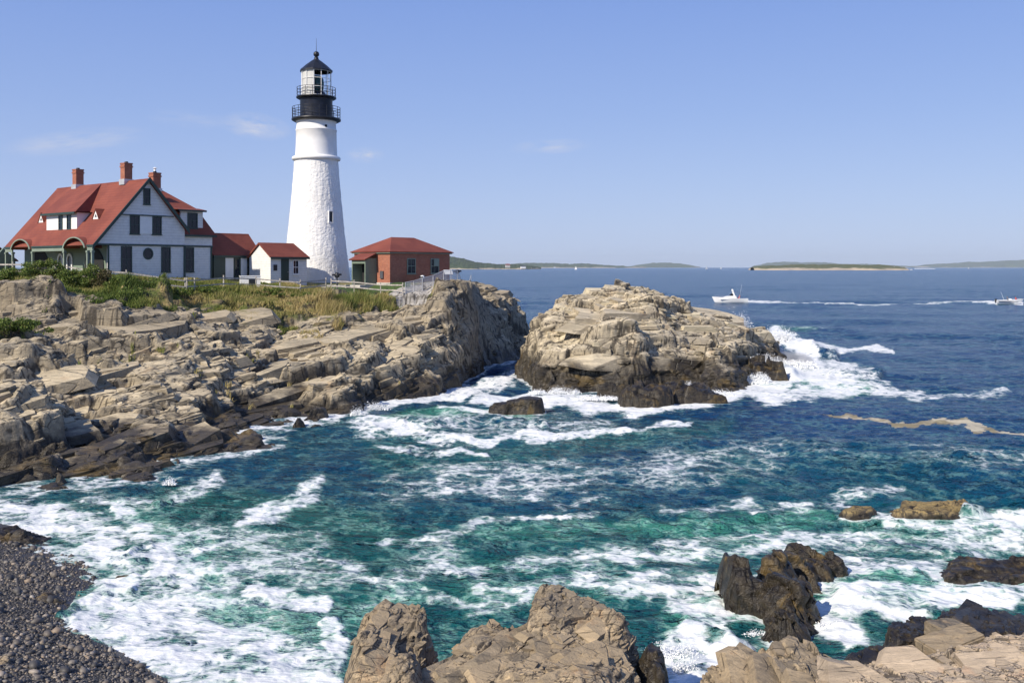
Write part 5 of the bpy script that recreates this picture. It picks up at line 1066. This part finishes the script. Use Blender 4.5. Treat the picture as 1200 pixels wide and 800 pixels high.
m = MB(); a, b = ng(1.645, 29.62), ng(1.645, 32.48); m.add(a + b, [(i, (i + 1) % NS, (i + 1) % NS + NS, i + NS) for i in range(NS)]); m.build('lantern_glass', M['clear'], tw)
m = MB(); m.lathe(tz([(1.56, 29.65), (1.56, 32.45)]), 20, a0=R(120), a1=R(274)); m.build('blind', M['blind'], tw)
m = MB(); m.lathe(tz([(.02, 29.7), (.5, 29.75), (.62, 30.1), (.80, 30.5), (.86, 31.1), (.80, 31.6), (.55, 31.95), (.02, 32.0)]), 24); m.build('lens', M['lens'], tw)
m = MB(); m.lathe(tz([(.3, 29.6), (.3, 29.8)]), 12); m.lathe(tz([(1.0, 29.62), (1.0, 30.1), (.95, 30.12)]), 20); m.build('lens_pedestal', M['drum'], tw)
m = MB(); m.lathe(tz([(1.6, 32.42), (1.84, 32.44), (1.84, 32.56), (1.2, 33.15), (.62, 33.6), (.30, 33.82), (.24, 33.95), (.24, 34.05), (.16, 34.1)]), NS, smooth=False); m.build('lantern_roof', M['black'], tw)
m = MB(); m.lathe(tz([(.16, 34.08)] + [(.33 * math.cos(a), 34.42 + .33 * math.sin(a)) for a in np.linspace(-1.1, 1.5, 9)]), 20); m.build('vent_ball', M['black'], tw)
m = MB(); m.tube((0, 0, 34.74 - 8.5), (0, 0, 36.2 - 8.5), .03, .012, 6); m.build('lightning_rod', M['black'], tw)
for (az, z, Rr, ww, hh, nm) in ((312, 16.05, 2.97, .42, 1.15, 'window'), (309, 26.15, 2.2, .28, .26, 'porthole')):
    a = R(az); e = MB(); cx, cy = Rr * math.cos(a), Rr * math.sin(a); zz = z - 8.5; tx, ty = -math.sin(a), math.cos(a); nx, ny = math.cos(a), math.sin(a)
    pt = lambda s, d, zq: (cx + tx * s + nx * d, cy + ty * s + ny * d, zz + zq)
    e.poly([pt(-ww / 2, .03, -hh / 2), pt(ww / 2, .03, -hh / 2), pt(ww / 2, .03, hh / 2), pt(-ww / 2, .03, hh / 2)], (nx, ny, 0), .03); o = e.build(nm, M['window'], tw)
    if nm == 'window':
        e = MB()
        for s0, s1, z0, z1 in ((-.29, -.21, -.66, .64), (.21, .29, -.66, .64), (-.21, .21, .575, .66), (-.33, .33, -.72, -.60)): e.poly([pt(s0, 0, z0), pt(s1, 0, z0), pt(s1, 0, z1), pt(s0, 0, z1)], (nx, ny, .0), .14)
        e.build('window_frame', M['white'], o)
# ------------------------------------------------------------------ fences, scopes, signs
def wood_fence(label, pts, h=1.15, post=.10, rails=2, spacing=3.0, mat='wood', name='rail_fence', tall=()):
    L = [(P(px, 0, Y)[0], Y) for px, Y in pts]; e = empty(name, (*L[0], hz(*L[0])), 0, label, 'fence'); ox, oy, oz = e.location
    pos = []
    for (a, b) in zip(L[:-1], L[1:]):
        d = math.hypot(b[0] - a[0], b[1] - a[1]); n = max(1, round(d / spacing)); pos += [(a[0] + (b[0] - a[0]) * i / n, a[1] + (b[1] - a[1]) * i / n) for i in range(n)]
    pos.append(L[-1]); G = [hz(*p) for p in pos]
    for (x, y), z in zip(pos, G):
        m = MB(); m.box((x - ox - post / 2, y - oy - post / 2, z - oz - .4), (x - ox + post / 2, y - oy + post / 2, z - oz + h)); m.box((x - ox - post * .6, y - oy - post * .6, z - oz + h), (x - ox + post * .6, y - oy + post * .6, z - oz + h + .04)); m.build('post', M[mat], e)
    for i in range(len(pos) - 1):
        for k in range(rails):
            f = (.88 - .42 * k) * h; a = (pos[i][0] - ox, pos[i][1] - oy - post * .62, G[i] - oz + f); b = (pos[i + 1][0] - ox, pos[i + 1][1] - oy - post * .62, G[i + 1] - oz + f)
            m = MB(); m.poly([a, b, (b[0], b[1], b[2] - .12), (a[0], a[1], a[2] - .12)], (0, -1, 0), .045); m.build('rail', M[mat], e)
    return e
wood_fence('long weathered wooden rail fence along the grass before the white house', [(-90, 88.5), (15, 86.5), (65, 87), (110, 86.5), (148, 87), (190, 88), (217, 89)], h=1.35)
wood_fence('weathered rail fence descending past the shed to the lighthouse foot', [(219, 89.4), (228, 90), (262, 93.5), (300, 96), (328, 96.5), (352, 97), (382, 99.2)], h=1.3)
wood_fence('grey rail fence in front of the lawn by the brick building', [(388, 99.3), (415, 98.8), (446, 98.4), (472, 97.6)], h=1.2, spacing=2.4)
def mesh_fence():
    L = [(P(px, 0, Y)[0], Y) for px, Y in ((475, 97.5), (495, 98.5), (520, 100), (536, 101.6), (547, 103), (552, 105.5))]
    e = empty('mesh_fence', (*L[0], hz(*L[0])), 0, 'pale wire mesh fence along the cliff edge beside the brick building', 'fence'); ox, oy, oz = e.location
    pos = []
    for (a, b) in zip(L[:-1], L[1:]):
        n = max(1, round(math.hypot(b[0] - a[0], b[1] - a[1]) / 1.1)); pos += [(a[0] + (b[0] - a[0]) * i / n, a[1] + (b[1] - a[1]) * i / n) for i in range(n)]
    pos.append(L[-1]); G = [hz(*p) for p in pos]
    zs = np.convolve([G[0]] * 2 + G + [G[-1]] * 2, np.ones(5) / 5, 'valid'); G = [max(g_, z_) for g_, z_ in zip(G, zs)]
    for (x, y), z in zip(pos, G): m = MB(); m.tube((x - ox, y - oy, z - oz - .5), (x - ox, y - oy, z - oz + 1.15), .035, n=6); m.build('post', M['rail_metal'], e)
    top = MB(); me = MB()
    for i in range(len(pos) - 1):
        a = np.array((pos[i][0] - ox, pos[i][1] - oy, G[i] - oz)); b = np.array((pos[i + 1][0] - ox, pos[i + 1][1] - oy, G[i + 1] - oz)); u = np.array((0, 0, 1.0))
        top.tube(a + u * 1.12, b + u * 1.12, .028, n=6); me.add([a + u * .03, b + u * .03, b + u * 1.1, a + u * 1.1], [(0, 1, 2, 3)])
    top.build('top_rail', M['rail_metal'], e); me.build('wire_mesh', M['mesh'], e)
mesh_fence()
def scope(px, Y, s, rz, label, zoff=0.0, mat='black'):
    x, y = P(px, 0, Y)[:2]; e = empty('viewing_scope', (x, y, hz(x, y) + zoff), rz, label, 'viewing scope', 'coin viewing scopes by the fence')
    m = MB(); m.lathe([(.16 * s, -.2), (.16 * s, .04), (.06 * s, .08), (.055 * s, .95 * s), (.09 * s, 1.0 * s)], 12); m.build('post', M['iron'], e)
    m = MB(); m.lathe([(.02, .98 * s), (.17 * s, 1.0 * s), (.20 * s, 1.15 * s), (.17 * s, 1.32 * s), (.02, 1.36 * s)], 14); m.build('head', M[mat], e)
    m = MB()
    for d in (-.09 * s, .09 * s): m.tube((-.38 * s, d, 1.18 * s), (.34 * s, d, 1.22 * s), .065 * s, .085 * s, 10)
    m.build('eyepiece', M['black'], e); m = MB(); m.box((-.06, -.26 * s, 1.05 * s), (.06, .26 * s, 1.1 * s)); m.build('bracket', M['iron'], e)
scope(395, 99.6, 1.3, R(8), 'black viewing scope on a post in front of the lighthouse foot')
scope(495, 99.2, 1.05, R(60), 'viewing scope with pale head beside the brick wall', mat='white'); scope(536, 102.2, 1.1, R(30), 'black viewing scope on the path corner over the cliff')
x, y = P(526, 0, 101.4)[:2]; sg = empty('information_sign', (x, y, hz(x, y)), R(25), 'pale blank information panel on two legs by the mesh fence', 'sign')
for d in (-.32, .32): m = MB(); m.box((d - .03, -.03, -.2), (d + .03, .03, .8)); m.build('leg', M['rail_metal'], sg)
m = MB(); m.poly([(-.45, -.05, .7), (.45, -.05, .7), (.45, .35, 1.15), (-.45, .35, 1.15)], (0, -.75, .66), .04); m.build('panel', M['blind'], sg)
# a few stone blocks beside the fence at the lighthouse
for i, (px, Y, s, lb) in enumerate(((385, 98.3, .62, 'pale squared stone at the corner of the rail fence below the lighthouse'), (400, 98.1, .5, 'grey squared stone next to the pale one below the lighthouse'))):
    x, y = P(px, 0, Y)[:2]; o = block_rock(lb, (x, y, hz(x, y) + s * .3), (s * 2.0, s * 1.2, s), (2, 3, 10 + 30 * i), M['headland'], 90 + i); o.name = 'stone_block'; o['category'] = 'stone'
# ------------------------------------------------------------------ grass, shrubs
def leafmat(name, cols, att='rnd', tr=.25):
    t = NT(name); rn = t.attr(att); cr_ = t.node('ShaderNodeValToRGB'); t.l.new(rn, cr_.inputs[0]); e = cr_.color_ramp.elements
    e[0].color = (*cols[0], 1); e[1].color = (*cols[-1], 1)
    for i, c in enumerate(cols[1:-1]): q = e.new((i + 1) / (len(cols) - 1)); q.color = (*c, 1)
    t.P('Base Color', cr_.outputs[0]).P('Roughness', .7).P('Specular IOR Level', .25)
    tl = t.node('ShaderNodeBsdfTranslucent'); t.l.new(cr_.outputs[0], tl.inputs[0]); mx = t.node('ShaderNodeMixShader'); mx.inputs[0].default_value = tr
    out = t.n['Material Output']; t.l.new(t.b.outputs[0], mx.inputs[1]); t.l.new(tl.outputs[0], mx.inputs[2]); t.l.new(mx.outputs[0], out.inputs[0]); return t.m
M['grass'] = leafmat('dry_grass', [(.08, .12, .025), (.14, .19, .04), (.24, .25, .07), (.38, .32, .13), (.50, .40, .19)])
M['leaf'] = leafmat('shrub_leaves', [(.06, .10, .02), (.10, .16, .032), (.17, .22, .05), (.27, .26, .09)])
M['leaf_brown'] = leafmat('dry_shrub_leaves', [(.05, .06, .02), (.09, .08, .035), (.13, .095, .05)])
M['twig'] = simple('brown_twig', (.10, .07, .05), .9)
def blades(name, xs, ys, zs, hh, ww, rnd, rs=1):
    g = np.random.default_rng(rs); n = len(xs); a = g.uniform(0, 6.28, n); lx, ly = g.normal(.12, .25, n) * hh, g.normal(0, .2, n) * hh
    B = np.stack([xs, ys, zs - .05], 1); d = np.stack([np.cos(a), np.sin(a), np.zeros(n)], 1) * ww[:, None] / 2
    mid = B + np.stack([lx * .35, ly * .35, hh * .6], 1); top = B + np.stack([lx, ly, hh], 1)
    V = np.stack([B - d, B + d, mid + d * .75, mid - d * .75, top], 1); i = np.arange(n) * 5
    Fc = np.concatenate([np.stack([i, i + 1, i + 2], 1), np.stack([i, i + 2, i + 3], 1), np.stack([i + 3, i + 2, i + 4], 1)])
    return np_mesh(name, V.reshape(-1, 3), Fc, M['grass'], attrs={'rnd': np.repeat(rnd, 5)}, tri=True)
g = np.random.default_rng(8); n = 330000; gx = g.uniform(-60, -9, n); gy = g.uniform(66, 104, n); gz = hsample(gx, gy, (HEAD,)); PX = gx / gy * F + 600
vv = veg(gx, gy, gz) + .35 * fbm(gx / .9, gy / .9, 44, 3); lw = lawnm(gx, gy, gz); ph = pathm(gx, gy, gz); pl = plateau(gx, gy)
ok = (vv > .44) & (lw < .5) & (ph < .5) & (PX > -90) & (PX < 560) & (pl < 9); ok &= ~((PX > 395) & (pl > .2) & (gy > 98.6)); ok &= ~((PX > 455) & (pl > -.5))
gx, gy, gz, PX, pl, vv = (q[ok] for q in (gx, gy, gz, PX, pl, vv)); n = len(gx)
tall = .28 + .40 * sstep(-.4, .6, fbm(gx / 2.3, gy / 2.3, 46, 3)) * np.clip(vv, 0, 1.2); tall *= np.where(pl > 5, .5, 1)
tuft = np.exp(-((PX - 388) / 18) ** 2 - ((gy - 90) / 4) ** 2) + np.exp(-((PX - 435) / 22) ** 2 - ((gy - 95.5) / 3) ** 2); tall += .55 * tuft
dry = np.clip(.42 + .42 * fbm(gx / 3.2, gy / 3.2, 47, 3) + .22 * sstep(200, 300, PX) - .20 * sstep(160, 60, PX) + g.normal(0, .14, n) + .15 * np.exp(-((PX - 385) / 14) ** 2), 0, 1)
tag(blades('grass', gx, gy, gz, tall * g.uniform(.55, 1.2, n), g.uniform(.035, .085, n), dry, 2), kind='stuff')
def leaves(name, C3, S, mat, parent, rs):
    g = np.random.default_rng(rs); n = len(C3); u = g.normal(0, 1, (n, 3)); u /= np.linalg.norm(u, axis=1, keepdims=True); v = np.cross(u, g.normal(0, 1, (n, 3))); v /= np.linalg.norm(v, axis=1, keepdims=True)
    u *= S[:, None]; v *= S[:, None] * .55; V = np.stack([C3 - u, C3 + v, C3 + u, C3 - v], 1); i = np.arange(n) * 4
    return np_mesh(name, V.reshape(-1, 3), np.stack([i, i + 1, i + 2, i + 3], 1), mat, parent, attrs={'rnd': np.repeat(np.clip(g.normal(.5, .25, n), 0, 1), 4)})
def bush(px, Y, rx, rh, n, label, mat='leaf', rs=0, name='shrub', ry=None, dz=0):
    x, y = P(px, 0, Y)[:2]; z = hz(x, y) + dz; e = empty(name, (x, y, z), 0, label, 'shrub', 'shrubs growing along the cliff top'); g = np.random.default_rng(rs + 300); ry = ry or rx * .8
    k = 16 + int(rx * 8); cl = np.stack([g.normal(0, .48, k) * rx, g.normal(0, .48, k) * ry, rh * g.uniform(.12, .92, k) ** .8], 1); cl[:, 2] *= np.clip(1.12 - (cl[:, 0] / rx) ** 2 * .6, .3, 1); cr = g.uniform(.16, .34, k) * (rh * .6 + rx * .25)
    j = g.integers(0, k, n); d = g.normal(0, 1, (n, 3)); d /= np.linalg.norm(d, axis=1, keepdims=True); r = cr[j] * g.uniform(.35, 1.15, n); pts = cl[j] + d * r[:, None] * np.array([1.1, 1.1, .85]); pts[:, 2] = np.maximum(pts[:, 2], -.1 + g.uniform(0, .2, n))
    leaves('foliage', pts, g.uniform(.05, .105, n), M[mat], e, rs)
    m = MB()
    for i in range(9): c = cl[g.integers(0, k)]; m.tube((g.normal(0, .1) * rx, g.normal(0, .1) * rx, -.2), tuple(c), .03, .01, 5)
    m.build('stem', M['twig'], e)
for i, a in enumerate(((5, 85, 1.6, 1.2, 2600, 'low green shrub at the left edge below the house porch'), (38, 85.5, 1.5, 1.5, 2800, 'green shrub before the first porch arch'), (62, 86, 1.1, 1.75, 2400, 'taller mixed shrub under the two white arched windows'),
                       (86, 85, 1.5, 1.4, 3000, 'broad dark green shrub below the right porch arch'), (108, 85.2, 1.0, 2.2, 3000, 'tallest bright green shrub in front of the porch corner'), (121, 84.5, .9, 1.7, 1800, 'brownish bare-twigged shrub right of the tallest green one'),
                       (140, 84, 1.5, 1.15, 2800, 'dark green shrub below the gable front left window'), (165, 84.5, 1.6, 1.25, 3000, 'spreading green shrub below the gable round window'), (190, 86, 1.3, 1.2, 2400, 'green shrub under the right window of the gable front'),
                       (150, 81, 1.3, 1.0, 2200, 'low rounded shrub spilling over the rocks below the gable'), (215, 87.5, 1.2, .9, 2000, 'low shrub at the thick fence post'), (240, 90, 1.1, .7, 1500, 'small shrub before the low passage'), (318, 94, 1.4, .75, 1800, 'small green shrub in the dry grass before the shed'),
                       (12, 68.5, 2.2, .95, 3600, 'bright green creeping shrub in the rocks at the left edge'), (360, 95, 1.1, .6, 1300, 'small green shrub in the grass left of the tall dry tuft'))):
    bush(a[0], a[1], a[2], a[3], a[4], a[5], 'leaf_brown' if i == 5 else 'leaf', i)
for i, (px, Y, s, lb) in enumerate(((386, 90.5, 1.0, 'clump of tall yellow reed grass among the rocks below the lighthouse'), (399, 92.5, .9, 'green reed clump just right of the yellow clump'), (432, 95.0, 1.5, 'wide clump of tall green and tan grass before the lawn'))):
    g = np.random.default_rng(60 + i); x, y = P(px, 0, Y)[:2]; n = 1500; xs = x + g.normal(0, .62 * s, n); ys_ = y + g.normal(0, .5, n); zs = hsample(xs, ys_, (HEAD,))
    o = blades('grass_clump', xs, ys_, zs, g.uniform(.7, 1.75, n) * (.9 if i == 2 else 1), g.uniform(.03, .06, n), np.clip(g.normal((.85, .3, .5)[i], .16, n), 0, 1), 70 + i); tag(o, lb, 'grass clump', 'tall grass clumps among the rocks')
# ------------------------------------------------------------------ boats
def hull(L, B, D, bow=.9, n=18, rake=.28):
    """closed hull, bow towards +x, keel at z<0"""
    m = MB(); vs = []; k = 9
    for i in range(n + 1):
        t = i / n; x = -L / 2 + L * t; f = 1 - max(0, (t - .45) / .55) ** 2.2; hw = B / 2 * (f * .97 + .03 * (t < 1)); sh = D * (1 + .42 * t ** 2); kd = -.35 * (1 - max(0, (t - .6) / .4) ** 2)
        for j in range(k):
            s = j / (k - 1) * 2 - 1; a = abs(s); w = hw * math.copysign(min(1, a ** .55), s) if a else 0; z = kd + (sh - kd) * a ** 2.0; xx = x + rake * L * max(0, t - .6) ** 1.2 * (z / sh)
            vs.append((xx, w * (.75 + .25 * a), z))
    fs = [(i * k + j, i * k + j + 1, (i + 1) * k + j + 1, (i + 1) * k + j) for i in range(n) for j in range(k - 1)]
    m.add(vs, fs, True); m.add([vs[j] for j in range(k)], [tuple(range(k - 1, -1, -1))])
    m.add([v for i in range(n + 1) for v in ((vs[i * k][0], vs[i * k][1] * .99, vs[i * k][2] - .04), (vs[i * k + k - 1][0], vs[i * k + k - 1][1] * .99, vs[i * k + k - 1][2] - .04))], [(2 * i, 2 * i + 2, 2 * i + 3, 2 * i + 1) for i in range(n)])
    return m
def person(x, y, z, s, shirt, rz, label, name='person'):
    e = bpy.data.meshes.new('person'); import bmesh
    J = [(0, 0, 0), (0, 0, .28), (0, 0, .5), (0, 0, .58), (0, 0, .70), (0, .19, .47), (.12, .24, .25), (.3, .18, .18), (0, -.19, .47), (.12, -.24, .25), (.3, -.18, .18), (.1, .10, -.02), (.42, .11, 0), (.44, .11, -.42), (.1, -.1, -.02), (.42, -.11, 0), (.44, -.11, -.42)]
    E = [(0, 1), (1, 2), (2, 3), (3, 4), (2, 5), (5, 6), (6, 7), (2, 8), (8, 9), (9, 10), (0, 11), (11, 12), (12, 13), (0, 14), (14, 15), (15, 16)]
    rad = [.15, .15, .15, .06, .11, .07, .05, .035, .07, .05, .035, .10, .075, .05, .10, .075, .05]
    e.from_pydata(J, E, []); o = bpy.data.objects.new(name, e); C.objects.link(o); sk = o.modifiers.new('skin', 'SKIN')
    for i, r in enumerate(rad): e.skin_vertices[0].data[i].radius = (r, r)
    e.skin_vertices[0].data[0].use_root = True; o.modifiers.new('sub', 'SUBSURF').levels = 1; e.materials.append(M[shirt]); o.location = (x, y, z); o.rotation_euler = (0, 0, rz); o.scale = (s,) * 3
    hd = MB(); hd.lathe([(.01, .62)] + [(.10 * math.cos(a), .74 + .13 * math.sin(a)) for a in np.linspace(-1.2, 1.5, 8)], 12); hd.build('head', M['skin'], o); h2_ = MB(); h2_.lathe([(.105, .76), (.11, .82), (.08, .88), (.01, .90)], 12); h2_.build('hair', M['black'], o)
    return tag(o, label, 'person')
bx, by, _ = W(857, 355.2); b = empty('cabin_cruiser', (bx, by, .15), R(172), 'white cabin cruiser speeding left beyond the rock island', 'boat')
hull(9.4, 2.9, 1.25).build('hull', M['hull'], b); m = MB(); m.box((-4.2, -1.3, .98), (3.2, 1.3, 1.06)); m.build('deck', M['hull'], b)
m = MB(); m.poly([(-1.6, -1.05, 1.2), (3.0, -.8, 1.45), (1.2, -.85, 1.95), (-1.3, -.95, 2.05)], (0, 1, 0), 1.9); m.build('cabin', M['hull'], b)
m = MB(); m.poly([(1.15, -.88, 1.97), (.15, -.92, 2.75), (.05, -.92, 2.70), (1.0, -.88, 1.97)], (0, 1, 0), 1.8); m.poly([(.3, -.93, 2.05), (-.9, -.95, 2.05), (-.6, -.95, 2.6), (.1, -.93, 2.6)], (0, 1, 0), .04); m.build('windscreen', M['window'], b)
m = MB()
for s_ in (-1.15, 1.05): m.poly([(-1.3, s_, 1.3), (-.7, s_, 1.3), (-.2, s_, 3.5), (-.5, s_, 3.5)], (0, 1, 0), .1)
m.box((-.55, -1.15, 3.45), (-.1, 1.15, 3.6)); m.tube((-.3, 0, 3.6), (-.3, 0, 3.95), .3, .22, 12); m.build('radar_arch', M['hull'], b)
m = MB(); m.slab([(-3.0, -1.1, 3.0), (-.5, -1.1, 3.35), (-.5, 1.1, 3.35), (-3.0, 1.1, 3.0)], .06); m.build('canopy', M['navy'], b)
m = MB(); m.tube((-2.2, .9, 1.2), (-2.9, .9, 5.4), .03, .015, 5); m.build('antenna', M['white'], b); m = MB()
for x in (1.5, 2.6, 3.7, 4.6): m.tube((x, -1.0 + max(0, x - 2) * .3, 1.4), (x, -1.0 + max(0, x - 2) * .3, 2.0), .02, n=5)
m.tube((1.5, -1.0, 2.0), (4.9, -.12, 2.1), .025, n=5); m.build('bow_rail', M['rail_metal'], b)
person(bx + 2.4, by - .3, 1.55, 1.25, 'shirt_red', R(172), 'person in red seated at the stern of the cabin cruiser')
bx, by, _ = W(1182, 356.0); b = empty('open_motorboat', (bx, by, .1), R(-4), 'white open motorboat with two people at the right edge', 'boat')
hull(7.0, 2.4, .95).build('hull', M['hull'], b); m = MB(); m.box((-3.2, -1.21, .52), (2.2, -1.17, .66)); m.build('hull_stripe', M['navy'], b); m = MB(); m.box((-3.1, -1.0, .66), (1.8, 1.0, .72)); m.build('deck', M['hull'], b)
m = MB(); m.poly([(-.2, -.5, .75), (.9, -.5, .75), (.6, -.5, 1.35), (-.1, -.5, 1.45)], (0, 1, 0), 1.0); m.build('console', M['hull'], b); m = MB(); m.box((-3.75, -.25, .3), (-3.35, .25, 1.35)); m.build('outboard_motor', M['black'], b)
m = MB(); m.tube((-1.2, 0, .9), (-2.2, 0, 3.4), .035, .015, 5); m.build('antenna', M['white'], b)
person(bx - .5, by - .2, 1.1, 1.2, 'shirt_grey', R(-4), 'person in grey seated amidships in the open motorboat'); person(bx + 1.9, by - .2, 1.1, 1.2, 'shirt_red', R(-4), 'person in red seated in the bow of the open motorboat')
def sailboat(px, py, h, label, rz):
    x, y, _ = W(px, py); e = empty('sailboat', (x, y, 0), rz, label, 'sailboat', 'white sailboats far out on the water'); k = h / 12
    hull(9 * k, 2.8 * k, 1.0 * k).build('hull', M['hull'], e); m = MB(); m.tube((.6 * k, 0, .5 * k), (.6 * k, 0, 12 * k), .08 * k, .05 * k, 6); m.tube((.6 * k, 0, 1.9 * k), (-3.9 * k, 0, 1.9 * k), .06 * k, n=6); m.build('mast', M['rail_metal'], e)
    m = MB(); m.poly([(.5 * k, .05, 2.0 * k), (-3.8 * k, .3 * k, 2.0 * k), (-1.2 * k, .25 * k, 7.4 * k), (.5 * k, .05, 11.8 * k)], (0, 1, 0), .03); m.build('mainsail', M['sail'], e); m = MB(); m.poly([(.8 * k, .05, 10.5 * k), (4.3 * k, .0, 1.3 * k), (.9 * k, .5 * k, 1.5 * k)], (0, 1, 0), .03); m.build('jib', M['sail'], e)
sailboat(828, 315.8, 17, 'white sailboat, larger of the two sails left of the low island', R(30)); sailboat(845, 315.3, 14, 'white sailboat, smaller and nearer the low island of the pair', R(200))
sailboat(675, 316.0, 15, 'white sailboat off the far wooded shore', R(160)); sailboat(1135, 315.2, 13, 'tiny white sailboat right of the low island', R(20))
bx, by, _ = W(1068, 316.4); b = empty('distant_motorboat', (bx, by, 0), R(180), 'tiny white motorboat drawing a bright wake right of the low island', 'boat'); hull(10, 3, 1.5).build('hull', M['hull'], b); m = MB(); m.box((-2.5, -1, 1.5), (1.5, 1, 3)); m.build('cabin', M['hull'], b)
# ------------------------------------------------------------------ far shores
def far_land(name, Y, prof, depth, seed, cols, waterpy=None, kind='structure', shore=.25, rough=1.0):
    """prof: (px, top py) silhouette; a real landmass of the given depth"""
    xs = np.linspace(prof[0][0], prof[-1][0], max(60, int((prof[-1][0] - prof[0][0]) * 1.6))); ed = np.minimum(np.arange(len(xs)), np.arange(len(xs))[::-1]) / len(xs); top = np.interp(xs, [p[0] for p in prof], [p[1] for p in prof]); hh = (313 - top) / F * Y + H
    X = (xs - 600) / F * Y; nr = 26; v = np.linspace(0, 1, nr); XX, VV = np.meshgrid(X, v); HH = np.repeat(hh[None], nr, 0)
    shp = np.sin(np.pi * np.clip(VV * 1.0, 0, 1)) ** .55; px_w = Y / F
    Z = HH * shp * (1 + .10 * rough * fbm(XX / (9 * px_w), VV * 5, seed, 3)) + .5 * px_w * rough * fbm(XX / (1.6 * px_w), VV * 14, seed + 5, 3) * (shp > .3) - 3 * (1 - shp)
    YY = Y + (VV - .35) * depth * np.clip(ed * 5, .02, 1) ** .6 + fbm(XX / (20 * px_w), XX * 0, seed + 9, 2) * depth * .1
    idx = np.arange(XX.size).reshape(XX.shape); q = np.stack([idx[:-1, :-1], idx[:-1, 1:], idx[1:, 1:], idx[1:, :-1]], -1).reshape(-1, 4)
    t = NT(name + '_ground'); p = t.position(); s = t.node('ShaderNodeSeparateXYZ'); t.l.new(p, s.inputs[0]); z = s.outputs[2]; n1 = t.noise(p, 18 / Y * 3.0, 5, .65); n2 = t.noise(p, 90 / Y * 3, 4, .6)
    c = t.mix(t.ramp(n2, .38, .62), cols[0], cols[1]); c = t.mix(t.ramp(t.math('ADD', z, t.math('MULTIPLY', t.math('SUBTRACT', n1, .5), 2.5 * Y / F * 3)), shore * Y / F * 3, shore * Y / F * 7, 1, 0), c, cols[2])
    t.P('Base Color', c).P('Roughness', .95); o = np_mesh(name, np.stack([XX, YY, Z], -1).reshape(-1, 3), q, t.m, smooth=False); tag(o, kind=kind); return o
GR = ((.025, .045, .018), (.06, .085, .03), (.36, .31, .24))
far_land('island', 3550, [(880, 313.5), (888, 312.2), (905, 311.4), (925, 311.6), (945, 310.2), (965, 310.6), (985, 309.9), (1005, 309.8), (1018, 310.6), (1035, 310.8), (1050, 311.8), (1060, 313.5)], 700, 1, ((.05, .075, .03), (.11, .11, .05), (.42, .35, .26)), shore=.42)
far_land('wooded_hill', 5000, [(505, 300), (520, 299.5), (532, 301.5), (545, 304), (556, 306.5), (568, 308.5), (585, 309.5), (605, 309.8), (622, 311.5), (634, 313.5)], 1100, 2, GR, shore=.15)
far_land('coastal_hills', 14000, [(585, 310.5), (600, 309.5), (615, 308.0), (640, 308.2), (668, 309.5), (690, 308.8), (705, 310.2), (735, 312.2), (758, 313.4)], 1500, 3, GR, shore=.12)
far_land('far_hill', 22000, [(735, 313), (752, 310.5), (770, 308.2), (785, 307.6), (800, 308.8), (812, 311), (822, 313)], 2500, 4, GR, shore=.1)
far_land('low_far_hills', 25000, [(885, 312), (905, 308.5), (925, 306.8), (940, 308), (958, 306.8), (975, 307.8), (995, 309.6), (1020, 309.5), (1045, 310.8), (1070, 312.5)], 2500, 5, GR, shore=.1)
far_land('far_ridge', 27000, [(1070, 312.5), (1110, 309.5), (1140, 307.8), (1165, 306.5), (1190, 305.2), (1230, 305), (1300, 306)], 3000, 6, GR, shore=.1)
# buildings on the far shore and a small beacon on the island
def far_house(px, Y, w, h, label, roofm='roof', wallm='white', z0=4):
    x = (px - 600) / F * Y; e = empty('shore_house', (x, Y, z0), R(15), label, 'house'); m = MB(); m.box((-w / 2, -w / 3, -4), (w / 2, w / 3, h * .6)); m.build('wall', M[wallm], e)
    m = MB(); m.slab([(-w * .55, -w * .38, h * .6), (w * .55, -w * .38, h * .6), (w * .5, 0, h), (-w * .5, 0, h)], .3); m.slab([(-w * .55, w * .38, h * .6), (w * .55, w * .38, h * .6), (w * .5, 0, h + .01), (-w * .5, 0, h + .01)], .3); m.build('roof', M[roofm], e)
far_house(595, 4650, 20, 14, 'tiny red-roofed house on the far wooded shore', wallm='concrete', z0=12); far_house(613, 4650, 22, 9, 'tiny white house on the far shore right of the red-roofed one', roofm='iron', z0=8); far_house(650, 13300, 24, 9, 'tiny pale boathouse low on the distant coast', roofm='blind', z0=3)
x = (1048 - 600) / F * 3500; e = empty('beacon', (x, 3500, 6), 0, 'tiny white beacon at the right end of the low island', 'beacon'); m = MB(); m.lathe([(1.6, -4), (1.1, 8)], 12); m.build('tower', M['white'], e); m = MB(); m.lathe([(1.5, 8), (1.5, 9.5), (.1, 11)], 12); m.build('lantern', M['black'], e)
# ------------------------------------------------------------------ sea haze
hb = MB(); hb.box((-32000, -120, -8), (32000, 30500, 330)); vm = bpy.data.materials.new('haze_air'); vm.use_nodes = True; vn = vm.node_tree.nodes; vn.clear(); vo = vn.new('ShaderNodeOutputMaterial'); pv = vn.new('ShaderNodeVolumePrincipled')
pv.inputs['Color'].default_value = (.80, .91, 1.0, 1); pv.inputs['Density'].default_value = 2.5e-5; pv.inputs['Anisotropy'].default_value = 0.0; vm.node_tree.links.new(pv.outputs[0], vo.inputs['Volume'])
hz_o = hb.build('haze', vm); tag(hz_o, kind='stuff')
